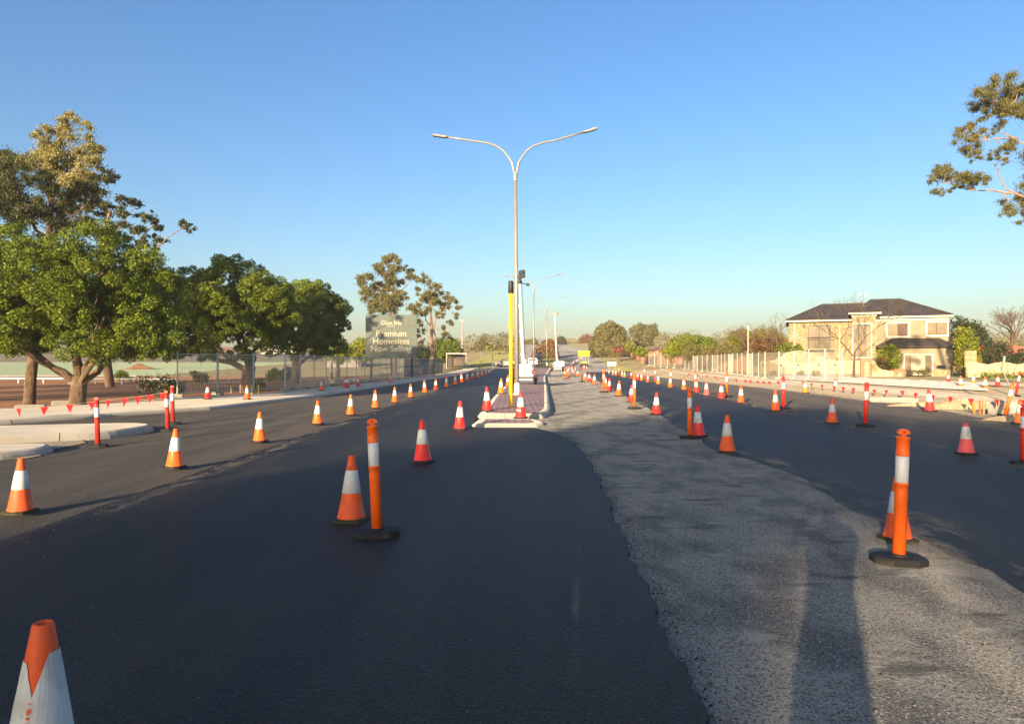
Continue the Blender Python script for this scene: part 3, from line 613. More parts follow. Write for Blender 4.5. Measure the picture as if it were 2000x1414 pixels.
for (px, yb, yt, k, lb) in [(1816.5, 804, 759.4, 'r', 'red cone on the kerb line beneath the red flags, alone'), (1573, 768, 743, 'a', 'yellow-orange cone alone on sand in front of the cream wall'), (1632, 765, 724.5, 'o', 'tall orange cone on dark base in front of the brick pillar'), (1852, 747.7, 735, 'r', 'small red cone by the letterbox wall, leftmost in front of the creeper'), (1876, 761.5, 734, 'o', 'orange cone on the white cloth strip, left of two'), (1901, 752, 734, 'a', 'orange tipped cone behind the white cloth, left of two'), (1925, 764.7, 736, 'o', 'orange cone on the white cloth strip, right of two'), (1948.5, 755, 734, 'r', 'red tipped cone behind the white cloth, right of two'), (1993, 829, 780, 'o', 'orange cone at the frame edge beside the leaning bollard')]:
    cone(px, yb, yt, k, lb, GF, .02)
# ------------------------------------------------------------------ T-top bollards
def make_bollard(col, base='rubber'):
    r = thing('bollard', 'T-top bollard', 'bollard')
    m = MB(); q = []
    for k in range(8):
        t = math.pi / 8 + k * math.pi / 4; q.append((.215 * math.copysign(min(abs(math.cos(t)) * 1.03, .80) / .80, math.cos(t)), .145 * math.copysign(min(abs(math.sin(t)) * 1.05, .97), math.sin(t))))
    m.prism(q, 0, .06, .014); m.lathe([(.07, .058), (.068, .075), (.056, .082)], 20)
    for sx in (-.15, .15): m.box(sx - .028, sx + .028, -.012, .012, .058, .064)
    m.build('base', base, r)
    p = MB()
    p.lathe([(.052, .07), (.051, .60), (.050, .655), (.056, .66), (.056, .674), (.049, .678), (.049, .900), (.054, .904), (.054, .918), (.051, .922), (.051, 1.045), (.054, 1.048), (.054, 1.058), (.046, 1.064), (.022, 1.066)], 24)
    p.build('post', col, r, smooth=True)
    b = MB(); b.lathe([(.0492, .679), (.0515, .682), (.0515, .897), (.0492, .900)], 24, cap=False); b.build('sleeve', 'band', r, smooth=True)
    h = MB()   # the T: a flat mushroom-shaped grip with an eye
    prof = [(.016, 1.06), (.016, 1.078), (.022, 1.084), (.046, 1.086), (.049, 1.095), (.044, 1.112), (.030, 1.124), (.012, 1.128)]
    poly = [(x, z) for x, z in prof] + [(-x, z) for x, z in reversed(prof)]
    h.xz(poly, -.017, .017); h.lathe([(.016, 1.06), (.016, 1.085)], 12); e = MB()
    h.build('handle', col, r)
    e.xz([(.008 * math.cos(2 * math.pi * k / 10), 1.102 + .007 * math.sin(2 * math.pi * k / 10)) for k in range(10)], -.0185, .0185); e.build('eye', 'dark', r)
    return r
BK = {'o': Kind(make_bollard('orange')), 'r': Kind(make_bollard('red')), 'p': Kind(make_bollard('pink'))}
def bollard(px, yb, yt, kind, label, group, raise_=.02, tilt=(0, 0), rz=0):
    g0 = raise_
    dy = (yb - CY) / F; p = Vector((0, 30, 0))
    for _ in range(8):
        g = gz(p.x, p.y) + g0 + .05; Y = (H - g) / dy; p = Vector(((px - CX) * Y / F, Y, gz((px - CX) * Y / F, Y) + g0))
    sc = max(.88, min(1.12, (yb - yt) * p.y / F / 1.075))
    return BK[kind](p, R(rz), label, group, sc, tilt)
GBo = 'orange T-top bollards'
bollard(737, 1036, 818, 'o', 'near orange T-top bollard beside a cone on black asphalt', GBo, RZ, (0, R(-2.6)), 8)
bollard(1755, 1087, 838, 'o', 'near orange T-top bollard on the gravel in front of a hidden cone', GBo, .02, (0, R(2.0)), -6)
for a in [(191, 868, 776.5, 'r', 'red bollard before the pale kerbed island on the left', GBo, .01, (0, R(-1.5))), (328, 838, 764, 'r', 'red bollard at the tip of the left island, nearer of a pair', GBo, .01, (0, R(-2.5))), (338, 825, 753, 'r', 'red bollard behind the left island tip, farther of a pair', GBo, .01, (0, R(-1.5))),
          (1347, 852, 757, 'o', 'orange bollard touching a red cone on the gravel strip', GBo, .02), (1239, 796, 730, 'o', 'orange bollard in front of a red cone midway along the gravel strip', GBo, .02), (1179, 765, 722, 'o', 'orange bollard in the cluster left of a red cone, far along the gravel', GBo, .02), (1136.5, 745, 714.5, 'o', 'far orange bollard left of two cones on the gravel strip', GBo, .02), (1123.5, 735.2, 712.5, 'o', 'small far orange bollard where the gravel strip ends', GBo, .02),
          (1690, 829.4, 747, 'r', 'red bollard alone on the right asphalt, near the dull orange cone', GBo, .02, (0, R(2))), (1530, 796, 734, 'r', 'red bollard right of a dull orange cone, before the cream wall', GBo, .02), (1419.5, 774, 726, 'o', 'orange bollard right of a red cone, below the mesh fence', GBo, .02), (1358, 765, 722, 'o', 'orange bollard rising behind a red cone in the right carriageway row', GBo, .02), (1310, 755, 718.5, 'o', 'orange bollard rising behind an orange cone in the right carriageway row', GBo, .02), (1279.5, 747.5, 718, 'p', 'pink bollard left of a yellow-orange cone', GBo, .02), (1258.7, 742, 716, 'p', 'pink bollard left of an orange cone, farthest tall one on the right', GBo, .02), (1208.5, 731, 713, 'p', 'small pink bollard near the white sign', GBo, .02),
          (1999, 900, 828, 'r', 'red bollard cut by the frame edge on the right asphalt', GBo, .02), (1962, 812, 744.5, 'o', 'leaning orange bollard propped over the concrete pit', GBo, .02, (R(-4), R(17))), (1984, 768, 738, 'r', 'red bollard leaning behind the orange leaning one', GBo, .03, (0, R(10)))]:
    bollard(*a)
for i, (px, yb, yt) in enumerate([(1108, 728.5, 708), (1111, 729.5, 707), (1103, 727.5, 708), (1116.5, 731.5, 710)]):
    bollard(px, yb, yt, 'o', 'slim far orange bollard in the cluster beside the distant light tower', GBo, .02)
# ------------------------------------------------------------------ street lights
def arm_pts(x1, z0, z1, s, zc):
    return [Vector((s * x, 0, z)) for x, z in zc]
def make_light(height, span_l, span_r, rise_l, rise_r, head='long'):
    r = thing('street_light', 'street light', 'street light')
    b = MB(); b.box(-.22, .22, -.22, .22, 0, .03, bev=.01); b.lathe([(.13, .03), (.13, .52), (.115, .55)], 16); b.build('base', 'white', r)
    for sx in (-1, 1):
        for sy in (-1, 1): k = MB(); k.lathe([(.028, .03), (.028, .055), (.014, .058), (.014, .09)], 8, (sx * .17, sy * .17, 0)); k.build('bolt', 'galv', r)
    zj = height * .865
    p = MB(); p.tube([(0, 0, .54), (0, 0, height * .4), (0, 0, zj)], [.115, .10, .075], 16); p.build('pole', 'galv', r, smooth=True)
    c = MB(); c.lathe([(.085, zj - .35), (.10, zj - .3), (.10, zj + .02), (.07, zj + .08)], 14); c.build('collar', 'galv', r, smooth=True)
    for s, sp, rs in ((-1, span_l, rise_l), (1, span_r, rise_r)):
        up = height - zj
        ctl = [(.035, 0), (.12, .34), (.26, .52), (.44, .70), (.68, .83), (1.0, .92), (1.4, .97)]
        pts = [Vector((s * .03, 0, zj - .1))] + [Vector((s * x * up * .80, 0, zj + z * up)) for x, z in ctl]
        pts += [Vector((s * (1.4 * up * .80 + (sp - 1.4 * up * .80) * t), 0, zj + .97 * up + (rs) * t)) for t in (.5, 1)]
        a = MB(); a.tube(pts, [.055] * 3 + [.045] * (len(pts) - 3), 10); a.build('arm', 'galv', r, smooth=True)
        h = MB(); d = (pts[-1] - pts[-2]).normalized(); an = math.atan2(d.z, abs(d.x))
        mt = Matrix.Translation(pts[-1]) @ Matrix.Rotation(-s * an, 4, 'Y') @ Matrix.Diagonal((s, 1, 1, 1))
        h.box(-.05, .70, -.13, .13, -.035, .035, mt, bev=.025); h.box(.08, .62, -.11, .11, -.052, -.034, mt); h.lathe([(.03, 0), (.03, .05)], 8, mt @ Vector((.5, 0, .045)))
        ho = h.build('lamp_head', 'lamp_grey', r)
    return r
LK = Kind(make_light(12.2, 3.28, 3.28, .22, .40))
def lightpole(px, Z, label, sc=1, zz=None, tilt=0):
    x = (px - CX) * Z / F
    return LK((x, Z, (gz(x, Z) + .16) if zz is None else zz), 0, label, 'double-armed street lights along the median', sc, (0, R(tilt)))
lightpole(1010, 32.6, 'nearest tall double-armed galvanised street light on the red paved median', 1, None, -.45)
lightpole(1042.5, 83.5, 'second double-armed street light along the median, right of the white mast', .985)
lightpole(1068, 124, 'third double-armed street light along the median, before the hill', 1.0, gz(6.4, 124))
lightpole(1065, 182, 'fourth street light along the median, on the lower slope of the hill', .92, gz(9, 182))
lightpole(1073, 236, 'fifth street light along the median, high on the hill road', .9, gz(12, 236))
lightpole(1126, 290, 'street light standing at the top right of the hill road', .8, gz(27, 290))
def one_arm(px, py_top, Z, label, s, L=2.2, zz=None):
    x = (px - CX) * Z / F; g = gz(x, Z); top = H - (py_top - CY) * Z / F - g
    r = thing('street_light', label, 'street light', (x, Z, g), 0, 'single-armed lights beyond the fences')
    p = MB(); p.tube([(0, 0, 0), (0, 0, top * .93)], [.10, .06], 10); p.build('pole', 'galv', r, smooth=True)
    a = MB(); a.tube([(0, 0, top * .92), (s * .25, 0, top * .97), (s * .7, 0, top), (s * L, 0, top + .06)], .04, 8); a.build('arm', 'galv', r, smooth=True)
    h = MB(); h.box(s * L - .1 * s if s > 0 else s * L - .5, s * L + .5 if s > 0 else s * L + .1, -.13, .13, top - .02, top + .12, bev=.03); h.build('lamp_head', 'lamp_grey', r)
one_arm(648, 676, 66, 'short single-armed lamp post behind the left mesh fence', -1, .5)
one_arm(1380, 655, 118, 'thin dark single-armed light above the green hedge on the right', 1, 2.6)
# ------------------------------------------------------------------ yellow wrapped signal post
p0 = Vector(((998 - CX) * 23.1 / F, 23.1, .165))
r = thing('signal_post', 'yellow wrapped traffic signal post with a black cap on the median front', 'signal post', p0)
m = MB(); m.tube([(0, 0, 0), (0, 0, 3.95)], .065, 16); m.build('post', 'yellow', r, smooth=True)
m = MB(); m.lathe([(.075, 3.88), (.095, 3.90), (.088, 4.26), (.075, 4.30), (.02, 4.31)], 14); m.build('cap', 'dark', r, smooth=True)
for z in (1.55, 2.75, 3.78):
    m = MB(); m.lathe([(.068, z - .03), (.082, z - .02), (.082, z + .02), (.068, z + .03)], 14, cap=False); m.box(-.13, .10, -.02, .02, z - .018, z + .018); m.build('bracket', 'yellow', r)
# ------------------------------------------------------------------ mobile light tower trailers
def make_tower(label, loc, mast_h, heads):
    r = thing('light_tower', label, 'light tower', loc, 0, 'trailer light towers')
    b = MB(); b.box(-.62, .62, -.1, 1.9, .55, 1.18, bev=.05); b.box(-.50, .55, .2, 1.5, 1.18, 1.42, bev=.05); b.build('body', 'white', r)
    c = MB(); c.box(-.66, .66, -.06, .0, .42, .54); c.build('chassis', 'dark', r)
    c = MB(); c.box(-.55, .55, -.24, -.10, .30, .43, bev=.02); c.build('bumper', 'white', r)
    for s in (-1, 1):
        l = MB(); l.box(s * .60 - .08, s * .60 + .08, -.17, -.10, .72, 1.06, bev=.03); l.build('tail_light', 'lens_red', r)
        wh = MB(); mt = Matrix.Translation((s * .80, .75, .33)) @ Matrix.Rotation(R(90), 4, 'Y'); pr = [(.18, -.10), (.30, -.10), (.33, -.06), (.33, .06), (.30, .10), (.18, .10)]
        tb = MB(); tb.lathe(pr, 22, closed=True); wh.add([mt @ Vector(v) for v in tb.v], tb.f); wo_ = wh.build('wheel', 'rubber', r, smooth=False)
        rm = MB(); tb = MB(); tb.lathe([(.18, -.08), (.18, .08), (.06, .09)], 18); rm.add([mt @ Vector(v) for v in tb.v], tb.f); rm.build('rim', 'galv', wo_)
        j = MB(); j.box(s * .95 - .04, s * .95 + .04, -.05, .03, .0, .80); j.box(s * .62, s * .95, -.04, .02, .52, .60) if s > 0 else j.box(s * .95, s * .62, -.04, .02, .52, .60); j.lathe([(.11, 0), (.11, .02)], 10, (s * .95, -.01, 0)); j.build('jack', 'dark', r)
    mb = MB(); mb.box(-.15, .15, .35, .65, 1.42, 1.75, bev=.03); mb.build('mast_base', 'white', r)
    zs = [1.5, mast_h * .30, mast_h * .52, mast_h * .76, mast_h]
    m = MB(); lean = -.05
    for i in range(4):
        x0, x1 = lean * zs[i] / 1.0 * .9, lean * zs[i + 1] * .9
        m.tube([(x0, .5, zs[i] - .05), (x1, .5, zs[i + 1])], [.125 - i * .02] * 2, 12)
        m.box(x1 - .14, x1 - .05, .46, .54, zs[i + 1] - .12, zs[i + 1] + .02)
    m.build('mast', 'white', r)
    k = MB(); n = 200; pts = [(lean * (1.6 + (mast_h - 1.7) * i / n) * .9 + .15 + .035 * math.cos(i * 1.3), .5 + .035 * math.sin(i * 1.3), 1.6 + (mast_h - 1.7) * i / n) for i in range(n)]
    k.tube(pts, .014, 5); k.build('coiled_cable', 'dark', r)
    xt = lean * mast_h * .9
    if heads == 'dark':
        for (dx, dz, s) in [(.12, .50, .17), (.24, .32, .16), (-.22, .42, .13), (.04, .20, .14), (.26, .58, .14)]:
            h = MB(); h.box(xt + dx - s, xt + dx + s, .35, .60, mast_h + dz - s, mast_h + dz + s, bev=.06); h.lathe([(s * .9, 0), (s * .75, .03)], 12, (0, 0, 0)); h.v[-24:] = [(xt + dx + x, .35 - z, mast_h + dz + y) for x, y, z in h.v[-24:]]; h.build('lamp', 'dark', r)
        h = MB(); h.lathe([(.10, -.05), (.16, .03), (.16, .16), (.07, .24)], 12, (xt + .02, .5, mast_h - .2)); h.tube([(xt, .5, mast_h - .2), (xt + .55, .5, mast_h - .28)], .03, 6); h.box(xt + .46, xt + .70, .4, .6, mast_h - .40, mast_h - .22, bev=.03); h.build('camera_head', 'dark', r)
    else:
        for (dx, dz) in [(-.42, .10), (-.15, .04), (.15, .04), (.42, .10)]:
            h = MB(); h.box(xt + dx - .14, xt + dx + .14, .35, .55, mast_h + dz - .10, mast_h + dz + .22, bev=.04); h.build('lamp', 'lamp_grey', r)
        h = MB(); h.box(xt - .55, xt + .55, .45, .52, mast_h - .02, mast_h + .05); h.build('crossbar', 'galv', r)
    return r
x = (1024 - CX) * 46.7 / F; make_tower('white trailer tower with dark camera cluster on its mast, on the paved median', (x, 46.7, .165), 7.25, 'dark')
Z = 100; x = (1089 - CX) * Z / F; make_tower('distant white trailer light tower with four lamps at the gravel end', (x, Z, gz(x, Z) + .02), 8.4, 'pale')
# ------------------------------------------------------------------ temporary mesh fences
PW = 2.35
def make_panel(h=1.95, screen=None, wires=True):
    r = thing('site_fence', 'panel', 'site fence')
    f = MB()
    for x in (.03, PW - .03): f.tube([(x, 0, .06), (x, 0, h + .10)], .024, 8)
    for z in (.16, h): f.tube([(.03, 0, z), (PW - .03, 0, z)], .016, 6)
    f.build('frame', 'galv_post', r)
    if wires:
        g = MB()
        for i in range(1, 23): g.tube([(i * PW / 23, 0, .16), (i * PW / 23, 0, h)], .0055, 4, cap=False)
        for z in np.linspace(.3, h - .15, 7): g.tube([(.03, .004, z), (PW - .03, .004, z)], .0045, 4, cap=False)
        g.build('wire_mesh', 'galv_post', r)
    if screen:
        s = MB(); n = 12; vs = []
        for i in range(n + 1):
            for z in (.12, .8, 1.4, h - .02): vs.append((.04 + (PW - .08) * i / n, -.03 + .012 * math.sin(i * 2.1 + z * 3), z))
        s.add(vs, [(i * 4 + k, i * 4 + 4 + k, i * 4 + 5 + k, i * 4 + k + 1) for i in range(n) for k in range(3)]); s.build('shade_cloth', screen, r)
    return r
def make_foot():
    o = MB(); o.box(-.30, .30, -.11, .11, 0, .13, bev=.03); o.box(-.08, .08, -.115, .115, .13, .16); b = o.build('ballast_block', 'concrete')
    return tag(b, 'block', 'ballast block')
PK = {'w': Kind(make_panel()), 'g': Kind(make_panel(1.95, 'screen', False)), 'b': Kind(make_panel(2.05, 'screen_brown', False)), 't': Kind(make_panel(2.05))}
FK = Kind(make_foot())
def fence(path, kinds, labels, group, zoff, foot_label, sc=1):
    """panels laid along a ground polyline"""
    pts = [Vector(p) for p in path]; i = 0; p = pts[0].copy(); seg = 0; k = 0
    FK((p.x, p.y, gz(p.x, p.y) + zoff), R(random.uniform(-20, 20)) , foot_label, group + ' ballast blocks')
    while seg < len(pts) - 1:
        d = pts[seg + 1] - p
        if d.length < PW * sc * .6: seg += 1; continue
        q = p + d.normalized() * PW * sc
        kd = kinds(k, p); an = math.atan2(q.y - p.y, q.x - p.x)
        o = PK[kd]((p.x, p.y, gz(p.x, p.y) + zoff), an, labels(k, p, kd), group, sc)
        FK((q.x, q.y, gz(q.x, q.y) + zoff), an + R(90 + random.uniform(-12, 12)), foot_label, group + ' ballast blocks')
        p = q; k += 1
    return k
g2 = lambda px, py: G(px, py).to_2d()
nL = fence([(-15.1, 30.6), (-12.1, 37.8), (-11.9, 48), (-11.0, 64), (-9.2, 92)], lambda k, p: 'g' if p.y > 66 else ('b' if 37.5 < p.y < 42 and False else 'w'),
      lambda k, p, kd: (f'open wire fence panel, {ORD[k]} from the near end of the left fence' if kd == 'w' else f'grey screened fence panel, {ORD[k]} from the near end of the left fence'), 'left site fence panels', .14, 'pale concrete foot block under the left mesh fence')
nR = fence([g2(1646, 748.5), g2(1560, 743.5), g2(1484, 740), g2(1400, 729), g2(1330, 721.5), g2(1262, 716)], lambda k, p: 'b' if p.y > 49 and k % 4 != 3 else 't',
      lambda k, p, kd: (f'open wire fence panel, {ORD[k]} from the near end of the right fence' if kd == 't' else f'brown screened fence panel, {ORD[k]} from the near end of the right fence'), 'right site fence panels', .03, 'pale concrete foot block under the right mesh fence')
print('panels', nL, nR)
SHADE = [(-40, -3.7, 8.6, 3.1, 2.7, 420, "leafy verge tree behind the camera, shading the near left asphalt"), (-37, 4.6, 8.4, 3.4, 2.6, 330, "leafy verge tree behind the camera, shading the near right asphalt"), (-42, -0.6, 11.0, 2.4, 1.6, 170, "tall slim verge tree behind the camera between the two broad ones"), (-30, -34.6, 13.2, 4.4, 4.8, 420, "tall verge tree behind the camera far left, shading the second round tree"), (-30, -42, 15.0, 4.2, 5.0, 420, "tallest verge tree behind the camera far left, shading the billboard foot"), (-28, -51, 15.0, 4.2, 5.0, 420, "outermost verge tree behind the camera far left")]
# ------------------------------------------------------------------ trees and shrubs
def leaf_arrays(clumps, n_per, size, droop=0.0, aspect=.5, shell=.45, gauss=0):
    """clumps: list of (centre, (rx,ry,rz), weight); n_per leaves per unit weight"""
    VS = []
    for c, rad, wgt in clumps:
        n = max(4, int(n_per * wgt)); d = rng.standard_normal((n, 3)); d /= np.linalg.norm(d, axis=1)[:, None]
        rr = shell + (1 - shell) * rng.random(n) ** .6
        rr *= 1 + .22 * np.sin(d[:, 0] * 5 + c[0] * 3) * np.sin(d[:, 1] * 4 + c[2] * 5) * np.sin(d[:, 2] * 5 + c[1])
        if gauss: rr = np.minimum(np.abs(rng.standard_normal(n)) * gauss + .05, 1.7)
        p = np.array(c)[None] + d * rr[:, None] * np.array(rad)[None]
        nr = d * .55 + rng.standard_normal((n, 3)) * .55 + np.array([0, 0, .15]); nr /= np.linalg.norm(nr, axis=1)[:, None]
        a = rng.standard_normal((n, 3)); a[:, 2] -= droop * 2.5
        a -= nr * (a * nr).sum(1)[:, None]; a /= np.linalg.norm(a, axis=1)[:, None] + 1e-9
        b = np.cross(nr, a); s = size * (.6 + .8 * rng.random(n))[:, None]
        VS.append(np.stack([p - a * s * .5, p + b * s * aspect * .5, p + a * s * .5, p - b * s * aspect * .5], 1))
    V = np.concatenate(VS).reshape(-1, 3); Fc = np.arange(len(V)).reshape(-1, 4)
    return V, Fc
def crown(root, clumps, n_per, size, m, name='crown', **k):
    V, Fc = leaf_arrays(clumps, n_per, size, **k); return fast(name, V, Fc, m, root)
def bend(a, b, k=4, wob=.06):
    a, b = Vector(a), Vector(b); L = (b - a).length; out = [a]
    for i in range(1, k):
        t = i / k; out.append(a.lerp(b, t) + Vector((random.gauss(0, wob * L), random.gauss(0, wob * L), random.gauss(0, wob * L * .5))) * math.sin(math.pi * t))
    return out + [b]
def limb(mb, a, b, r0, r1, n=7, wob=.06, k=5):
    pts = bend(a, b, k, wob); mb.tube(pts, [r0 + (r1 - r0) * i / k for i in range(k + 1)], n); return pts
def sub(c, rad, n, r, jit=.85, top=-.35):
    """smaller clumps spread over a big ellipsoid's surface"""
    out = []
    for i in range(n):
        z = 1 - 2 * (i + .5) / n; z = top + (1 - top) * (z + 1) / 2; t = i * 2.39996 + random.uniform(-.3, .3); q = math.sqrt(max(0, 1 - z * z))
        j = random.uniform(.72, 1.02) * jit
        rr = r * random.uniform(.7, 1.3)
        out.append(((c[0] + rad[0] * q * math.cos(t) * j, c[1] + rad[1] * q * math.sin(t) * j, c[2] + rad[2] * z * j), (rr, rr, rr * .8), (rr / r) ** 2))
    return out
def fig_tree(base, label, c, rad, n_cl, r_cl, n_leaf, size, limbs, r_trunk, m='leaf_fig', fork=1.2, seed=1, extra=()):
    random.seed(seed); r = thing('fig_tree', label, 'tree', base, 0, 'round leafy trees left of the road')
    B = Vector(base); C = Vector(c) - B
    t = MB(); fk = Vector((.06, 0, fork))
    t.tube([(0, 0, -.1), (-.02, 0, .25), (.03, .02, fork * .7), fk], [r_trunk * 1.35, r_trunk * 1.08, r_trunk, r_trunk * 1.05], 14)
    tips = []
    for (dx, dy, dz, rr) in limbs:
        e = C + Vector((dx * rad[0], dy * rad[1], dz * rad[2]))
        q = limb(t, fk + Vector((dx * .12, dy * .12, -.25)), e, rr, rr * .3, 8, .05)
        for _ in range(3): limb(t, q[3], e + Vector((random.uniform(-1, 1), random.uniform(-1, 1), random.uniform(-.2, .9))) * rad[0] * .4, rr * .4, rr * .12, 5, .08)
    t.build('trunk', 'bark', r, smooth=True)
    big = sub(C, rad, n_cl, r_cl, .92, -.8) + sub(C, [q * .5 for q in rad], n_cl // 4, r_cl * 1.1, .9, -.8) + [((Vector(p) - B)[:], (q, q, q * .8), 1) for p, q in extra]
    cl = []
    for c_, rr_, _ in big:
        q = rr_[0]
        for s_ in sub(c_, (q * .85, q * .85, q * .7), 8, q * .36, .98, -.7): cl.append((s_[0], s_[1], (s_[1][0] / .36) ** 2))
    crown(r, cl, n_leaf, size, m, droop=.15)
    return r
TB = G(152, 797)
fig_tree(TB, 'big round leafy tree with forking trunk at the left footpath edge, nearest the camera', P(152, 594, TB.y + .3), (3.6, 3.2, 2.85), 48, .92, 380, .092,
         [(-.75, -.1, -.45, .16), (-.35, .3, .1, .15), (.1, -.2, .3, .17), (.45, .2, .0, .15), (.8, -.2, -.4, .14), (.55, -.5, -.2, .11), (-.5, -.5, -.3, .12)], .27, seed=3, extra=[(P(30, 470, TB.y + .8), .9), (P(-10, 520, TB.y), 1.1), (P(-60, 600, TB.y), 1.3), (P(-50, 540, TB.y), 1.2), (P(-20, 640, TB.y - .3), 1.0), (P(20, 655, TB.y - .3), .8), (P(300, 685, TB.y - .5), .6), (P(45, 668, TB.y - .6), .8), (P(250, 665, TB.y - .6), .8), (P(120, 655, TB.y - 1), .7), (P(325, 655, TB.y), .8), (P(325, 560, TB.y + .6), .7), (P(340, 620, TB.y + .6), .7)])
T2 = G(484, 765)
fig_tree(T2, 'dark leafy tree behind the wire fence, between the near round tree and a third', P(462, 606, T2.y + .5), (3.65, 3.4, 2.85), 40, 1.0, 290, .118,
         [(-.8, -.1, -.5, .18), (-.3, .3, .1, .16), (.2, -.2, .2, .17), (.5, .2, -.1, .14), (-.55, -.4, -.3, .14)], .36, seed=5, fork=1.5, extra=[(P(428, 507, T2.y), .45), (P(462, 506, T2.y), .4), (P(366, 540, T2.y), .9), (P(350, 575, T2.y), 1.1), (P(345, 640, T2.y), 1.1), (P(370, 680, T2.y), .9), (P(325, 610, T2.y), 1.0), (P(410, 690, T2.y), .8), (P(385, 600, T2.y), 1.2), (P(540, 680, T2.y), .9), (P(555, 620, T2.y), 1.1), (P(470, 690, T2.y - .5), .8), (P(530, 570, T2.y), .9), (P(340, 690, T2.y), .7)])
T3 = P(577, 700, 52); T3 = Vector((T3.x, T3.y, gz(T3.x, T3.y)))
fig_tree(T3, 'dark leafy tree farthest of the round row, left of the billboard', P(602, 628, 52), (3.0, 2.8, 2.95), 36, .95, 240, .14,
         [(-.6, -.1, -.5, .16), (0, .2, .1, .15), (.6, .1, -.3, .15)], .3, seed=8, fork=1.7, extra=[(P(668, 608, 52), .55), (P(655, 585, 52), .65), (P(535, 640, 50), 1.2), (P(548, 575, 51), .8), (P(540, 660, 52), 1.0), (P(550, 600, 52), 1.1), (P(580, 690, 52), .9), (P(625, 690, 52), .8), (P(672, 640, 52), .7), (P(645, 665, 52), .8)])
def gum(base, label, trunk, boughs, clumps, n_leaf, size, m, bark='bark_pale', r0=.3, group=None, name='gum_tree', droop=.7, m2=None, clumps2=(), asp=.30, shell=.2):
    """trunk: world points; boughs: (start,end,r); clumps: (world centre, radius)"""
    B = Vector(base); r = thing(name, label, 'tree', base, 0, group); t = MB()
    pts = [Vector(p) - B for p in trunk]; k = len(pts); t.tube(pts, [r0 * (1.15 - .8 * i / (k - 1)) for i in range(k)], 10)
    anchors = list(pts)
    for a, b, rr in boughs: anchors += limb(t, Vector(a) - B, Vector(b) - B, rr, rr * .35, 6, .05)[1:]
    def conv(cs):
        out = []
        for c, q in cs:
            c = Vector(c) - B
            for _ in range(8):
                s = q * random.uniform(.28, .62); d = Vector((random.gauss(0, 1), random.gauss(0, 1), random.gauss(0, .75))).normalized() * q * random.uniform(.35, .95)
                out.append(((c + d)[:], (s * random.uniform(.8, 1.35), s, s * random.uniform(.55, .95)), (s / .6) ** 2))
            near = min(anchors, key=lambda p: (p - c).length); limb(t, near, c, max(.015, r0 * .09), .008, 5, .08)
        return out
    cl = conv(clumps); crown(r, cl, n_leaf, size, m, droop=droop, aspect=asp, gauss=.55)
    if clumps2: crown(r, conv(clumps2), n_leaf, size, m2, droop=droop, aspect=asp, gauss=.55)
    t.build('trunk', bark, r, smooth=True); return r
random.seed(11)
# tall feathery gum at the left: golden top, dark lower crown
b1 = G(57, 790)
Q = lambda px, py, Z=30.5: P(px, py, Z + random.uniform(-.9, .9))
gum(b1, 'tall gum tree with a golden feathery top rising behind the round leafy tree', [b1 - Vector((0, 0, .1)), P(60, 740, 27.7), P(66, 690, 28), P(78, 600, 29), P(92, 500, 30), P(99, 420, 30.5), P(105, 330, 30.5), P(118, 260, 30.5)],
    [(P(98, 480, 30.5), P(30, 400, 30.5), .10), (P(98, 470, 30.5), P(170, 400, 30.5), .09), (P(100, 400, 30.5), P(70, 300, 30.5), .07), (P(104, 380, 30.5), P(165, 300, 30.5), .07)],
    [(Q(105, 262), 0.63), (Q(133, 240), 0.52), (Q(135, 225), 0.28), (Q(168, 246), 0.35), (Q(88, 285), 0.77), (Q(125, 290), 0.91), (Q(158, 290), 0.77), (Q(80, 320), 0.77), (Q(115, 325), 0.91), (Q(150, 325), 0.91), (Q(175, 318), 0.56), (Q(100, 350), 0.63), (Q(135, 350), 0.63), (Q(170, 340), 0.49), (Q(92, 300), 0.56), (Q(78, 262), 0.35), (Q(185, 285), 0.35)], 1200, .125, 'leaf_gum_gold', 'bark', .20,
    m2='leaf_gum_dark', clumps2=[(Q(10, 310), 0.70), (Q(40, 320), 0.84), (Q(0, 350), 0.91), (Q(35, 355), 0.98), (Q(65, 345), 0.70), (Q(15, 390), 0.91), (Q(55, 390), 0.91), (Q(90, 390), 0.77), (Q(40, 425), 0.77), (Q(75, 425), 0.77), (Q(5, 420), 0.63), (Q(120, 385), 0.70), (Q(155, 375), 0.70), (Q(25, 450), 0.63), (Q(-25, 330), 0.84), (Q(-30, 380), 0.91), (Q(110, 430), 0.70), (Q(180, 370), 0.49)], group='tall gum trees at the left')
b2 = Vector(((215 - CX) * 47 / F, 47, 0)); Q2 = lambda px, py: P(px, py, 47 + random.uniform(-1, 1))
